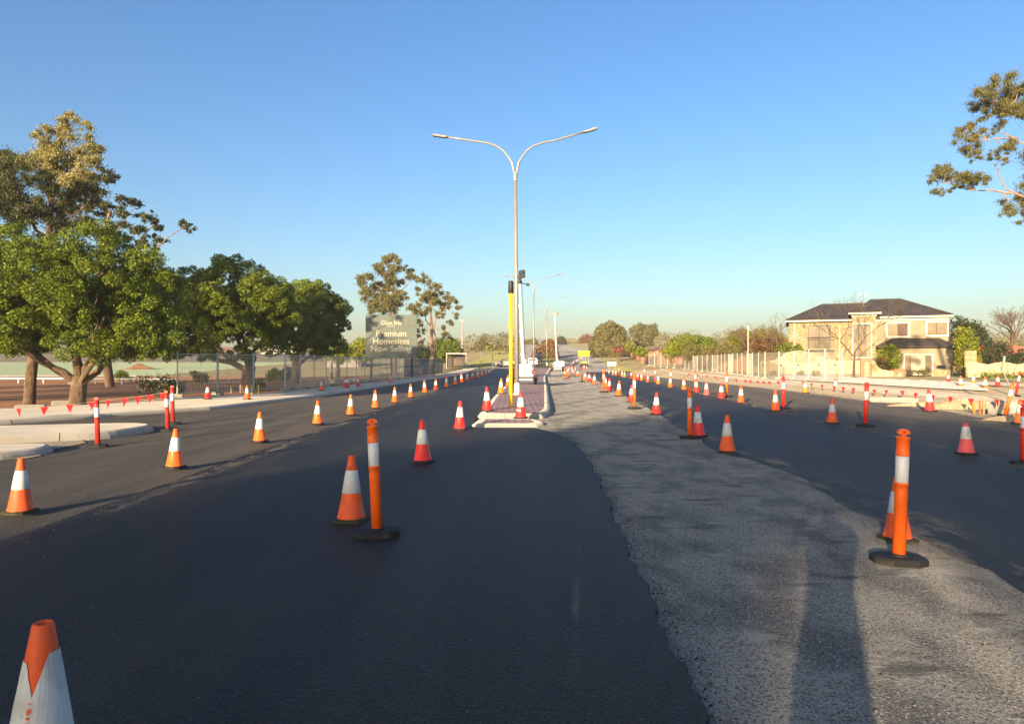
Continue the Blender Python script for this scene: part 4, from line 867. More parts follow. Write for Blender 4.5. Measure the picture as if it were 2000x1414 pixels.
gum(b2, 'spreading gum tree with dark tufted branches reaching right behind the round leafy tree', [b2, P(200, 640, 47), P(198, 540, 47), P(205, 470, 47), P(215, 410, 47)],
    [(P(200, 520, 47), P(250, 420, 47), .10), (P(200, 560, 47), P(300, 440, 47), .10), (P(205, 540, 47), P(355, 447, 47), .07), (P(200, 470, 47), P(150, 400, 47), .08), (P(205, 440, 47), P(215, 345, 47), .05)],
    [(Q2(215, 343), .55), (Q2(208, 352), .45), (Q2(197, 330), .4), (Q2(188, 345), .4), (Q2(150, 368), .8), (Q2(178, 372), .6), (Q2(165, 400), .9), (Q2(195, 405), .7), (Q2(140, 405), .9), (Q2(212, 405), .55), (Q2(120, 440), 1.0), (Q2(165, 440), 1.0), (Q2(240, 388), .55), (Q2(268, 395), .6), (Q2(235, 415), .5), (Q2(285, 420), .6), (Q2(300, 435), .4), (Q2(312, 445), .4), (Q2(278, 452), .65), (Q2(250, 450), .7), (Q2(225, 450), .6), (Q2(310, 472), .55), (Q2(305, 490), .4), (Q2(280, 475), .6), (Q2(358, 436), .35), (Q2(370, 446), .38), (Q2(200, 455), .8)], 380, .22, 'leaf_gum_dark', 'bark_pale', .27, group='tall gum trees at the left', droop=.3, asp=.4)
# gums behind the billboard
Q3 = lambda px, py: P(px, py, 88 + random.uniform(-1.5, 1.5))
b = Vector(((770 - CX) * 88 / F, 88, gz(-15, 88)))
gum(b, 'tall dense gum tree right behind the green billboard', [b, P(768, 640, 88), P(765, 590, 88), P(768, 540, 88)], [(P(767, 600, 88), P(725, 545, 88), .12), (P(767, 590, 88), P(800, 550, 88), .12), (P(767, 560, 88), P(770, 505, 88), .08)],
    [(Q3(770, 503), .95), (Q3(750, 510), .85), (Q3(782, 520), .85), (Q3(731, 520), .7), (Q3(745, 530), .9), (Q3(764, 534), 1.2), (Q3(715, 545), 1.1), (Q3(705, 550), .7), (Q3(735, 553), .9), (Q3(758, 556), 1.2), (Q3(782, 552), .8), (Q3(722, 572), 1.2), (Q3(742, 578), 1.2), (Q3(765, 580), 1.4), (Q3(785, 578), .9), (Q3(733, 596), 1.0), (Q3(755, 600), 1.3), (Q3(775, 600), 1.1), (Q3(735, 610), .9), (Q3(800, 540), .7), (Q3(812, 545), .6), (Q3(803, 530), .5)], 300, .34, 'leaf_gum', 'bark_pale', .34, group='gum trees behind the billboard')
b = Vector(((845 - CX) * 84 / F, 84, 0)); Q4 = lambda px, py: P(px, py, 84 + random.uniform(-1.2, 1.2))
gum(b, 'open golden gum tree with twin pale trunks right of the billboard', [b, P(843, 660, 84), P(842, 620, 84), P(840, 580, 84)], [(P(846, 700, 84), P(850, 610, 84), .17), (P(843, 640, 84), P(870, 600, 84), .09), (P(843, 640, 84), P(815, 600, 84), .09), (P(848, 640, 84), P(880, 655, 84), .05)],
    [(Q4(828, 545), .9), (Q4(845, 560), .9), (Q4(815, 565), .6), (Q4(822, 585), 1.1), (Q4(840, 580), 1.0), (Q4(855, 575), .8), (Q4(872, 580), .6), (Q4(885, 590), .8), (Q4(895, 600), .55), (Q4(870, 600), .9), (Q4(810, 605), 1.0), (Q4(828, 610), 1.0), (Q4(860, 615), .6), (Q4(890, 615), .5), (Q4(815, 630), .8), (Q4(880, 630), .5), (Q4(865, 640), .4), (Q4(820, 650), .7), (Q4(870, 655), .6), (Q4(878, 660), .4), (Q4(825, 668), .5), (Q4(852, 590), .7)], 260, .30, 'leaf_olive', 'bark_pale', .24, group='gum trees behind the billboard')
# overhanging gum at the right edge
b = Vector((23.5, 25.5, gz(23.5, 25.5))); Q5 = lambda px, py: P(px, py, 25 + random.uniform(-.7, .7))
gum(b, 'gum tree overhanging from the right edge with pink-brown branches against the sky', [b, (23.0, 25.3, 4.5), (22.3, 25.2, 8), (21.5, 25, 10.6), (20.6, 25, 12.2)],
    [((22.9, 25.3, 5.6), P(1965, 370, 25), .09), (P(1975, 378, 25), P(1905, 372, 25), .045), (P(1962, 366, 25), P(1950, 330, 25), .03), (P(1950, 332, 25), P(1938, 318, 25), .02), (P(1905, 372, 25), P(1830, 355, 25), .025), ((22.4, 25.2, 8), P(1985, 225, 25), .08), (P(2000, 235, 25), P(1940, 195, 25), .03), ((22.6, 25.2, 7.4), P(1960, 260, 25), .06), (P(1990, 268, 25), P(1890, 275, 25), .03)],
    [(Q5(1955, 165), 0.46), (Q5(1925, 180), 0.43), (Q5(1912, 195), 0.41), (Q5(1940, 205), 0.50), (Q5(1965, 200), 0.50), (Q5(1985, 195), 0.54), (Q5(1915, 215), 0.38), (Q5(1935, 225), 0.41), (Q5(1975, 225), 0.43), (Q5(1995, 215), 0.48), (Q5(1888, 248), 0.36), (Q5(1884, 270), 0.36), (Q5(1895, 290), 0.41), (Q5(1902, 305), 0.36), (Q5(1910, 262), 0.31), (Q5(1942, 258), 0.34), (Q5(1958, 290), 0.34), (Q5(1972, 282), 0.31), (Q5(1960, 312), 0.22), (Q5(1940, 305), 0.24), (Q5(1822, 350), 0.41), (Q5(1835, 335), 0.31), (Q5(1845, 330), 0.29), (Q5(1860, 345), 0.36), (Q5(1878, 345), 0.36), (Q5(1893, 355), 0.36), (Q5(1905, 345), 0.31), (Q5(1832, 372), 0.29), (Q5(1868, 365), 0.26), (Q5(1920, 350), 0.26), (Q5(1985, 395), 0.48), (Q5(1968, 415), 0.31), (Q5(1995, 415), 0.48), (Q5(2010, 360), 0.60), (Q5(2030, 240), 0.72), (Q5(2040, 300), 0.72), (Q5(2035, 180), 0.72), (Q5(1995, 170), 0.42)], 2600, .085, 'leaf_gum', 'bark_pale', .26, droop=1.1, asp=.24, shell=.1)
# bare trees
def bare_tree(base, label, height, spread, r0, depth, seed, m='bark_dark', spreadz=.6, group='bare winter trees'):
    random.seed(seed); r = thing('bare_tree', label, 'tree', base, 0, group); t = MB()
    def grow(p, d, L, rr, k):
        e = p + d * L; mid = p + d * L * .5 + Vector((random.gauss(0, .06), random.gauss(0, .06), random.gauss(0, .04))) * L
        t.tube([p, mid, e], [rr, rr * .85, rr * .7], 6 if k > 2 else 4, cap=False)
        if k == 0: return
        for i in range(random.choice([2, 3, 3])):
            nd = (d + Vector((random.uniform(-1, 1) * spread, random.uniform(-1, 1) * spread, random.uniform(-.35, .6) * spreadz))).normalized()
            grow(e if i else mid.lerp(e, .6), nd, L * random.uniform(.62, .85), rr * .62, k - 1)
    grow(Vector((0, 0, -.05)), Vector((.03, 0, 1)), height * .26, r0, depth)
    t.build('trunk', m, r, smooth=True)
Z = 57; x = (1668 - CX) * Z / F; bare_tree((x, Z, gz(x, Z)), 'bare spreading tree in front of the cream house windows', 8.2, .85, .11, 7, 4)
Z = 75; x = (1470 - CX) * Z / F; bare_tree((x, Z, gz(x, Z)), 'bare twiggy tree rising behind the russet hedge left of the house', 8.0, .85, .10, 7, 9)
Z = 78; x = (1512 - CX) * Z / F; bare_tree((x, Z, gz(x, Z)), 'bare twiggy tree close to the left wall of the house', 7.4, .85, .09, 7, 19)
Z = 72; x = (1975 - CX) * Z / F; bare_tree((x, Z, gz(x, Z)), 'dark bare rounded tree right of the house above the flowering hedge', 8.6, .7, .2, 7, 23)
# background trees and shrubs: (name, label, category, list of (px,py,r m), Z, leaf material, n, size, group)
def bush(name, label, cat, cl, Z, m, n, size, group=None, trunk=None, m2=None, cl2=None, yj=.6):
    px0 = sum(c[0] for c in cl) / len(cl); x = (px0 - CX) * Z / F; b = Vector((x, Z, gz(x, Z))); r = thing(name, label, cat, b, 0, group)
    def cv(cs):
        out = []
        for a, y, q in cs:
            c = P(a, y, Z + random.uniform(-yj, yj)) - b; out.append((c[:], (q, q, q * .85), q * q))
            for _ in range(3):
                d = Vector((random.gauss(0, 1), random.gauss(0, 1), random.gauss(0, .8))).normalized() * q * .75; s = q * random.uniform(.35, .55); out.append(((c + d)[:], (s, s, s), s * s * 1.2))
        return out
    crown(r, cv(cl), n, size, m, 'crown' if trunk else 'foliage', droop=.2, shell=.5)
    if cl2: crown(r, cv(cl2), n, size, m2, 'flowers' if m2 == 'flower' else 'young_foliage', droop=.2, shell=.4)
    t = MB()
    if trunk: t.tube([(0, 0, -.1), (.05, 0, 1.0), (0, 0, (P(px0, trunk, Z) - b).z)], [.3, .24, .15], 8)
    else:
        for _ in range(4): limb(t, (random.uniform(-.3, .3), random.uniform(-.2, .2), -.05), (random.uniform(-1, 1), random.uniform(-.4, .4), 1.2), .04, .02, 5)
    t.build('trunk' if trunk else 'stems', 'bark', r)
    return r
random.seed(21)
GBT = 'background trees'
bush('broad_tree', 'broad dome-shaped dark olive tree standing above the orange brick wall', 'tree', [(1190, 645, 2.4), (1180, 655, 2.4), (1203, 652, 2.4), (1170, 668, 2.2), (1190, 668, 2.8), (1210, 668, 2.4), (1168, 682, 2.0), (1185, 685, 2.2), (1205, 684, 2.4), (1160, 678, 1.4)], 150, 'leaf_olive', 300, .50, GBT, 690)
bush('gum_tree', 'lacy pale gum tree right of the dome-shaped olive tree', 'tree', [(1240, 648, 1.7), (1252, 642, 1.6), (1266, 645, 1.8), (1276, 641, 1.2), (1246, 660, 1.6), (1262, 658, 1.8), (1280, 652, 1.0), (1252, 672, 1.4), (1268, 670, 1.3)], 170, 'leaf_gum', 190, .5, GBT, 680)
bush('shrub', 'red-brown shrub at the foot of the dome-shaped tree', 'shrub', [(1200, 684, .9), (1210, 682, 1.0), (1218, 685, .8)], 132, 'leaf_autumn', 260, .3, 'garden shrubs behind the right fence', None, 'flower', [(1209, 683, .4)])
bush('shrub', 'bright lime shrub hanging over the brick wall top', 'shrub', [(1240, 684, .9), (1250, 686, 1.1), (1258, 690, .9), (1231, 678, .9)], 112, 'leaf_bright', 300, .3, 'garden shrubs behind the right fence')
bush('hedge_shrub', 'large bright green shrub above the right mesh fence', 'shrub', [(1315, 672, 1.1), (1330, 666, 1.2), (1345, 668, 1.2), (1318, 684, 1.3), (1335, 682, 1.3), (1352, 682, 1.2), (1306, 690, 1.0)], 96, 'leaf_bright', 420, .26, 'garden shrubs behind the right fence')
bush('hedge_shrub', 'dark green pointed shrub right of the bright green one', 'shrub', [(1362, 662, .8), (1372, 668, 1.1), (1385, 670, 1.0), (1360, 674, 1.0), (1395, 676, .8)], 97, 'leaf_fig', 420, .26, 'garden shrubs behind the right fence')
bush('hedge_shrub', 'long olive-brown clipped hedge above the right mesh fence', 'hedge', [(1345 + 14 * i, 686 + random.uniform(-2, 2), 1.0) for i in range(9)], 90, 'leaf_olive', 420, .22, 'garden shrubs behind the right fence')
bush('hedge_shrub', 'russet autumn hedge left of the cream house', 'hedge', [(1462 + 12 * i, 674 + random.uniform(-3, 3), 1.0) for i in range(7)] + [(1470, 684, 1.0), (1500, 684, 1.0), (1525, 684, .9)], 80, 'leaf_autumn', 420, .22, 'garden shrubs behind the right fence')
bush('autumn_tree', 'yellow-green tree behind the bare twigs left of the house', 'tree', [(1440, 660, 1.3), (1452, 654, 1.2), (1432, 670, 1.2), (1468, 664, 1.2), (1482, 656, 1.3), (1500, 652, 1.3), (1515, 662, 1.1), (1450, 672, 1.2)], 92, 'leaf_yellow', 240, .28, GBT, 690, 'leaf_olive', [(1490, 660, 1.3), (1508, 668, 1.2), (1475, 672, 1.1)])
bush('hedge_shrub', 'dark green clipped shrub at the left foot of the cream house', 'shrub', [(1535, 680, .7), (1548, 678, .7), (1522, 682, .6), (1558, 681, .5)], 66, 'leaf_fig', 420, .2, 'garden shrubs behind the right fence')
bush('shrub', 'fresh green vine shrub covering the corner of the cream garage wall', 'shrub', [(1722, 690, .6), (1738, 688, .75), (1750, 692, .6), (1728, 703, .8), (1745, 706, .8), (1720, 710, .5), (1740, 716, .6), (1736, 680, .5)], 59.5, 'leaf_bright', 700, .16, 'garden shrubs at the house', None, 'leaf_autumn', [(1728, 697, .5), (1722, 704, .4)])
bush('creeper', 'tall yellow-green creeper column right of the house', 'creeper', [(1884, 652, .7), (1890, 664, .8), (1885, 678, .85), (1893, 690, .8), (1884, 700, .8), (1896, 705, .8), (1886, 716, .8), (1899, 720, .7), (1890, 730, .8), (1880, 738, .5)], 57, 'leaf_bright', 620, .18, 'garden shrubs at the house', None, 'leaf_yellow', [(1900, 700, .6), (1897, 715, .6), (1895, 730, .55), (1886, 655, .4), (1872, 666, .4)], .35)
bush('broad_tree', 'rounded dark tree behind the yellow-green creeper', 'tree', [(1880, 645, 1.3), (1895, 642, 1.2), (1905, 655, 1.2), (1912, 668, 1.1), (1868, 665, 1.0), (1870, 690, 1.2), (1862, 700, 1.0)], 64, 'leaf_dark', 420, .22, GBT, 690)
bush('flowering_hedge', 'dark bougainvillea hedge dotted with magenta flowers at the right', 'hedge', [(1915, 690, .9), (1930, 682, .9), (1945, 688, 1.0), (1960, 694, .9), (1925, 705, .9), (1945, 708, .9), (1962, 712, .8), (1978, 706, .9), (1990, 700, .8), (2005, 705, .9)], 58, 'leaf_dark', 560, .18, 'garden shrubs at the house', None, 'flower', [(1916, 682, .34), (1912, 705, .30), (1914, 715, .25), (1940, 703, .2), (1972, 692, .32), (1972, 705, .2), (1966, 718, .3), (1984, 716, .3)])
bush('hedge_shrub', 'low clipped green hedge under the flowering hedge at the right', 'hedge', [(1915 + 12 * i, 739, .55) for i in range(9)], 52, 'leaf_fig', 600, .14, 'garden shrubs at the house')
# left background
bush('broad_tree', 'bright green rounded tree just left of the billboard', 'tree', [(700, 680, 1.5), (708, 672, 1.4), (716, 684, 1.6), (690, 690, 1.2), (706, 694, 1.5)], 108, 'leaf_bright', 330, .3, GBT, 700)
bush('broad_tree', 'yellow-green small tree right of the dark round trees', 'tree', [(655, 684, 1.1), (665, 675, 1.1), (672, 688, 1.2), (645, 692, 1.0), (660, 696, 1.1)], 82, 'leaf_bright', 330, .26, GBT, 698)
bush('broad_tree', 'dark green dense tree behind the twin pale trunks', 'tree', [(860, 682, 1.6), (872, 676, 1.6), (884, 680, 1.5), (852, 692, 1.5), (870, 692, 1.8), (888, 692, 1.4)], 115, 'leaf_fig', 330, .34, GBT, 697)
bush('broad_tree', 'dark shaded tree filling the gap right of the billboard', 'tree', [(820, 688, 1.2), (832, 690, 1.3), (826, 698, 1.2), (838, 697, 1.0)], 100, 'leaf_dark', 330, .3, GBT, 699)
for i, (px, py, q, m, lb) in enumerate([(905, 692, 1.2, 'leaf_yellow', 'small yellow-green tree right of the grey mast'), (922, 688, 1.5, 'leaf_olive', 'olive far tree in front of the low shelter'), (940, 676, 2.0, 'leaf_olive', 'tallest olive far tree left of the yellow signal post'), (955, 684, 1.8, 'leaf_bright', 'light green far tree behind the pipe gantry'), (968, 679, 1.6, 'leaf_gum', 'dark topped far tree left of the yellow signal post'), (982, 684, 2.0, 'leaf_autumn', 'russet far tree just left of the yellow signal post'), (930, 696, 1.6, 'leaf_dark', 'dark low far tree under the olive ones'), (958, 700, 1.5, 'leaf_fig', 'dark green far bush beneath the pipe gantry'), (1028, 672, 1.6, 'leaf_gum', 'small dark far tree at the left shoulder of the hill road'), (1041, 668, 1.4, 'leaf_olive', 'small far tree left of the hill median trees'), (1073, 678, 1.8, 'leaf_autumn', 'golden brown median tree on the lower hill'), (1062, 686, 1.5, 'leaf_yellow', 'yellowish median tree on the lower hill'), (1080, 692, 1.3, 'leaf_autumn', 'brown median shrub before the hill'), (1160, 672, 1.8, 'leaf_olive', 'olive far bush above the yellow boards'), (1128, 672, 1.4, 'leaf_yellow', 'pale far bush beside the top of the hill road'), (1052, 690, 1.6, 'leaf_autumn', 'brown far bush left of the hill median'), (1096, 664, 1.6, 'leaf_dark', 'dark far tree at the hill crest'), (1146, 664, 2.4, 'leaf_autumn', 'brown far shrub above the brick wall on the hill')]):
    Z = 190 if px < 1000 else (230 if py < 675 else 150)
    bush('far_tree', lb, 'tree', [(px, py, q), (px - 3.5, py + 4, q * .8), (px + 4, py + 4, q * .85), (px, py + 8, q * .9)], Z, m, 150, .55, 'far trees near the horizon', py + 14)
random.seed(5)
V = []
for i in range(300):
    px = random.uniform(-500, 1010); Z = random.uniform(165, 330); x = (px - CX) * Z / F; q = random.uniform(2.2, 4.2) * (.5 if px > 800 else .8); V.append(((x, Z, gz(x, Z) + q * .7), (q * 1.4, q, q), q * q * .2))
a = leaf_arrays(V, 110, .8, .1, .6, .5); o = fast('treeline', *a, 'leaf_gum'); tag(o, 'low dark line of far trees behind the green field', 'trees', kind='stuff')
V = []
for i in range(220):
    px = random.uniform(1215, 2500); Z = random.uniform(125, 330); x = (px - CX) * Z / F; q = random.uniform(1.6, 2.6); V.append(((x, Z, gz(x, Z) + q * .6), (q * 1.4, q, q), q * q * .2))
a = leaf_arrays(V, 130, .6, .1, .6, .5); o = fast('treeline', *a, 'leaf_olive'); tag(o, 'low line of far garden trees behind the houses on the right', 'trees', kind='stuff')
# shrubs around the left fence
random.seed(31)
def small(px, py, Z, rr, m, n, size, lb, grp='small plants on the left verge'):
    x = (px - CX) * Z / F; b = Vector((x, Z, gz(x, Z) + .02)); r = thing('shrub', lb, 'shrub', b, 0, grp)
    crown(r, [((random.uniform(-rr, rr) * .8, random.uniform(-rr, rr) * .5, rr * random.uniform(.4, 1.3)), (rr * .5,) * 3, 1) for _ in range(7)], n, size, m, 'foliage', droop=.2, shell=.2)
    t = MB(); [limb(t, (0, 0, 0), (random.uniform(-rr, rr), random.uniform(-rr, rr) * .5, rr * 1.4), .02, .008, 5) for _ in range(6)]; t.build('stems', 'bark_dark', r)
small(320, 745, 31.8, .9, 'leaf_dark', 150, .16, 'tall dark straggly shrub at the near end of the left fence')
small(395, 722, 52, .7, 'leaf_olive', 120, .16, 'small olive bush on the brown bank behind the fence')
small(240, 724, 58, .6, 'leaf_bright', 120, .16, 'small green tuft on the bank by the dirt mound')
small(538, 722, 56, .8, 'leaf_bright', 160, .18, 'low sunlit green bush behind the second round tree, left')
small(562, 722, 57, .8, 'leaf_fig', 160, .18, 'low green bush behind the second round tree, right')
small(500, 715, 40, .5, 'leaf_bright', 120, .14, 'thin bright green sapling right of the second round tree trunk')
for i, (px, py, lb) in enumerate([(1510, 742, 'tiny weed at the cream wall, left'), (1562, 742, 'tall weed at the middle of the cream wall'), (1592, 742, 'bushy weed right of the middle of the cream wall'), (1805, 742, 'thin shrub in front of the garage door')]):
    small(px, py, 56, .35 if i != 3 else .55, 'leaf_olive', 60, .12, lb, 'weeds at the cream wall')
# street trees behind the photographer: their long shadows lie over the near road
def shade_tree(pos, label, c, rad, n_cl, r_cl, n, size):
    r = thing('verge_tree', label, 'tree', (pos[0], pos[1], gz(*pos)), 0, 'verge trees behind the camera'); t = MB()
    t.tube([(0, 0, -.1), (.1, 0, 2.5), (0, .1, c[2])], [.34, .25, .14], 10)
    for k in range(6): limb(t, (.05, .05, 2.2 + .3 * k), (c[0] - pos[0] + rad[0] * .8 * math.cos(k), c[1] - pos[1] + rad[1] * .8 * math.sin(k), c[2] + random.uniform(-.5, .8)), .12, .03)
    t.build('trunk', 'bark', r, smooth=True)
    crown(r, sub((c[0] - pos[0], c[1] - pos[1], c[2]), rad, n_cl, r_cl, 1, -1) + sub((c[0] - pos[0], c[1] - pos[1], c[2]), [q * .5 for q in rad], n_cl // 2, r_cl * 1.2, 1, -1), n, size, 'leaf_fig')
ux, uy = math.sin(R(SUN_AZ)), math.cos(R(SUN_AZ))
def behind(along, lat): return (along * ux + lat * uy, along * uy - lat * ux)
random.seed(41)
for (al, la, z, rh, rv, n, lb) in SHADE:
    x, y = behind(al, la); shade_tree((x, y), lb, (x, y, z), (rh, rh, rv), 22, rh * .42, n, .30)
# ------------------------------------------------------------------ buildings, walls, signs
HZ, HTH = 64.0, R(-22)                 # the house stands turned 22 degrees, its front towards the road
h0 = Vector(((1700 - CX) * HZ / F, HZ, gz(35, 62))); gB = h0.z; HPX = [1700]
def hx(px, Z=HZ):
    k, c, s, d_ = (px - CX) / F, math.cos(HTH), math.sin(HTH), Z - HZ
    return h0.x + (k * (h0.y + d_ * c) - h0.x + d_ * s) / (c - k * s)
def hz(py, Z=HZ):
    t = hx(HPX[0], Z) - h0.x; return H - (py - CY) * (h0.y + t * math.sin(HTH) + (Z - HZ) * math.cos(HTH)) / F
r = thing('house', 'two-storey cream stone house with a dark hipped tile roof behind the right wall', 'house', h0, HTH)
def HB(*a): # box in world metres -> local
    x0, x1, y0, y1, z0, z1 = a; return (x0 - h0.x, x1 - h0.x, y0 - h0.y, y1 - h0.y, z0 - h0.z, z1 - h0.z)
def hbox(name, m, *a, parent=None, bev=0):
    b = MB(); b.box(*HB(*a), bev=bev); return b.build(name, m, parent or r)
HPX[0] = 1600; eL = hz(625); HPX[0] = 1800; eR = hz(616); HPX[0] = 1690; eC = hz(612)
hbox('wall', 'stone', hx(1541), hx(1663), HZ, HZ + 9, gB - .2, eL)
hbox('wall', 'stone', hx(1663), hx(1708), HZ - 1.0, HZ + 8, gB - .2, eC)
hbox('wall', 'house_render', hx(1708), hx(1856), HZ + .8, HZ + 9, gB - .2, eR)
HPX[0] = 1800
hbox('wall', 'house_render', hx(1752), hx(1857), HZ - .9, HZ + .78, gB - .2, hz(678))
hbox('band', 'trim', hx(1706), hx(1857), HZ + .70, HZ + .85, eR - .42, eR - .02)
hbox('band', 'trim', hx(1661), hx(1710), HZ - 1.1, HZ - .95, eC - .35, eC - .02)
def hip(name, x0, x1, y0, y1, z0, zr, rx0, rx1, ov=.45, m='roof'):
    x0, x1, y0, y1 = x0 - ov, x1 + ov, y0 - ov, y1 + ov; ym = (y0 + y1) / 2
    v = [(x0, y0, z0), (x1, y0, z0), (x1, y1, z0), (x0, y1, z0), (rx0, ym, zr), (rx1, ym, zr)]
    v = [(a - h0.x, b - h0.y, c - h0.z) for a, b, c in v]; v += [(a, b, c - .16) for a, b, c in v[:4]]
    o = MB(); o.add(v, [(0, 1, 5, 4), (1, 2, 5), (2, 3, 4, 5), (3, 0, 4), (6, 9, 8, 7), (0, 6, 7, 1), (1, 7, 8, 2), (2, 8, 9, 3), (3, 9, 6, 0)]); ro = o.build(name, m, r)
    g = MB(); g.box(v[0][0] - .03, v[1][0] + .03, v[0][1] - .12, v[0][1] - .01, v[0][2] - .18, v[0][2] - .04); g.build('gutter', 'trim', ro)
    cp = MB()
    for a, b in ((4, 0), (4, 3), (5, 1), (5, 2), (4, 5)): cp.tube([Vector(v[a]) + Vector((0, 0, .03)), Vector(v[b]) + Vector((0, 0, .03))], .07, 6)
    cp.build('ridge_cap', m, ro); return ro
HPX[0] = 1640
hip('roof', hx(1545), hx(1663), HZ, HZ + 9, eL, hz(594, HZ + 4), hx(1606, HZ + 4), hx(1700, HZ + 4))
hip('roof', hx(1665), hx(1706), HZ - 1.0, HZ + 6, eC + .01, hz(600, HZ + 2), hx(1682, HZ + 2), hx(1694, HZ + 2))
HPX[0] = 1750
hip('roof', hx(1672), hx(1852), HZ + .8, HZ + 9, eR + .02, hz(585, HZ + 5), hx(1700, HZ + 5), hx(1757, HZ + 5))
# skirt roof over the garage
HPX[0] = 1790; sk = MB(); a = [(hx(1710), HZ - 1.4, hz(676)), (hx(1862), HZ - 1.4, hz(676)), (hx(1838), HZ + .79, hz(660)), (hx(1745), HZ + .79, hz(660)), (hx(1710), HZ + .79, hz(676)), (hx(1862), HZ + .79, hz(676))]
a = [(x - h0.x, y - h0.y, z - h0.z) for x, y, z in a]; a += [(x, y, z - .14) for x, y, z in (a[0], a[1], a[5], a[4])]
sk.add(a, [(0, 1, 2, 3), (0, 3, 4), (1, 5, 2), (6, 9, 8, 7), (0, 6, 7, 1), (1, 7, 8, 5), (4, 9, 6, 0)]); sk.build('roof', 'roof', r)
def window(x0, x1, z0, z1, y, frame='trim', mull=(), m='glass', fr=.12, name='window', blind=None):
    f = MB(); t = fr
    f.box(*HB(x0 - t, x1 + t, y - .10, y + .02, z1, z1 + t)); f.box(*HB(x0 - t, x1 + t, y - .14, y + .02, z0 - t, z0)); f.box(*HB(x0 - t, x0, y - .098, y + .02, z0, z1)); f.box(*HB(x1, x1 + t, y - .098, y + .02, z0, z1))
    o = f.build(name, frame, r); g = MB(); g.box(*HB(x0, x1, y - .035, y - .015, z0, z1)); g.build('pane', m, o)
    mm = MB(); [mm.box(*HB(q - .035, q + .035, y - .06, y - .036, z0, z1)) for q in mull]
    if mull: mm.build('mullion', 'black_steel', o)
    if blind: b = MB(); b.box(*HB(blind[0], blind[1], y - .06, y - .037, z0 + .02, z1 - .02)); b.build('blind', 'cream_blind' if len(blind) < 3 else blind[2], o)
    return o
HPX[0] = 1600
window(hx(1580), hx(1621), hz(680), hz(637), HZ, 'black_steel', (hx(1600),), fr=.06, name='balcony_door')
HPX[0] = 1690
window(hx(1664), hx(1698), hz(698), hz(634), HZ - 1.0, 'trim', (hx(1675), hx(1691)), fr=.10)
hbox('entry_panel', 'house_render', hx(1690), hx(1696), HZ - 1.075, HZ - 1.062, hz(697), hz(640))
HPX[0] = 1756
window(hx(1736), hx(1776), hz(656), hz(631), HZ + .8, 'trim', (hx(1756),), fr=.16, blind=(hx(1757), hx(1775), 'roof_brown'))
HPX[0] = 1833
window(hx(1814), hx(1853), hz(654), hz(629), HZ + .8, 'trim', (hx(1832),), fr=.14)
HPX[0] = 1790
go = window(hx(1764), hx(1816), hz(740), hz(694), HZ - .9, 'trim', (), m='glass', fr=.10, name='garage_door'); b = MB(); b.box(*HB(hx(1776), hx(1803), HZ - .98, HZ - .938, hz(739), hz(695))); b.build('roller', 'cream_blind', go)
HPX[0] = 1600
bl = MB(); bl.box(*HB(hx(1574), hx(1630), HZ - 1.1, HZ - .01, hz(684), hz(681))); bo = bl.build('balcony', 'house_render', r)
rl = MB(); z0, z1 = hz(681), hz(660)
rl.tube([Vector((hx(1575), HZ - 1.05, z1)) - h0, Vector((hx(1629), HZ - 1.05, z1)) - h0], .035, 6)
for i in range(20): q = hx(1575) + (hx(1629) - hx(1575)) * i / 19; rl.tube([Vector((q, HZ - 1.05, z0)) - h0, Vector((q, HZ - 1.05, z1)) - h0], .014, 4)
rl.build('railing', 'black_steel', bo)
wl = MB(); wl.box(*HB(hx(1570) - .1, hx(1570) + .1, HZ - .16, HZ - .01, hz(640), hz(634))); wl.build('wall_lamp', 'black_steel', r)
dp = MB()
for px, yy, zt_ in ((1552, HZ - .06, eL), (1712, HZ + .74, eR)): dp.tube([Vector((hx(px), yy, gB - .1)) - h0, Vector((hx(px), yy, zt_ - .05)) - h0], .045, 6)
dp.build('downpipe', 'trim', r)
an = MB(); an.tube([Vector((hx(1693), HZ + 3, hz(596))) - h0, Vector((hx(1693), HZ + 3, hz(566))) - h0], .02, 5)
for z in (570, 574): an.tube([Vector((hx(1683), HZ + 3, hz(z))) - h0, Vector((hx(1702), HZ + 3, hz(z))) - h0], .014, 4)
an.build('antenna', 'galv', r)
# cream front wall with a humped middle, brick pillars
WZ = 58.0; wx = lambda px: (px - CX) * WZ / F; wz = lambda py: H - (py - CY) * WZ / F
g1 = gz(25, WZ); w0 = Vector((wx(1585), WZ, g1)); r = thing('garden_wall', 'cream rendered garden wall with a humped oval centre and small round vents', 'wall', w0)
top = [(1487, 706), (1505, 705), (1519, 702), (1522, 697), (1530, 696), (1534, 691), (1545, 687), (1562, 685), (1580, 687), (1592, 692), (1597, 696), (1606, 697), (1611, 702), (1625, 704), (1679, 704)]
poly = [(wx(1487) - w0.x, -.3), (wx(1679) - w0.x, -.3)] + [(wx(a) - w0.x, wz(b) - g1) for a, b in reversed(top)]
m = MB(); m.xz(poly, 0, .28); m.build('wall', 'cream', r)
ov = MB(); ov.xz([(wx(1565 + 30 * math.cos(t)) - w0.x, wz(698 + 12 * math.sin(-t)) - g1) for t in np.linspace(0, 2 * math.pi, 28, endpoint=False)], -.05, .02); ov.build('oval_panel', 'stone', r)
for px in (1491, 1525, 1559, 1599, 1631):
    v = MB(); v.xz([(wx(px) - w0.x + .10 * math.cos(t), wz(713) - g1 + .10 * math.sin(t)) for t in np.linspace(0, 2 * math.pi, 12, endpoint=False)], -.02, .02); v.build('vent', 'dark', r)
cp = MB(); cp.box(wx(1487) - w0.x, wx(1679) - w0.x, -.03, .0, -.3, .28); cp.build('plinth', 'concrete_dirty', r)
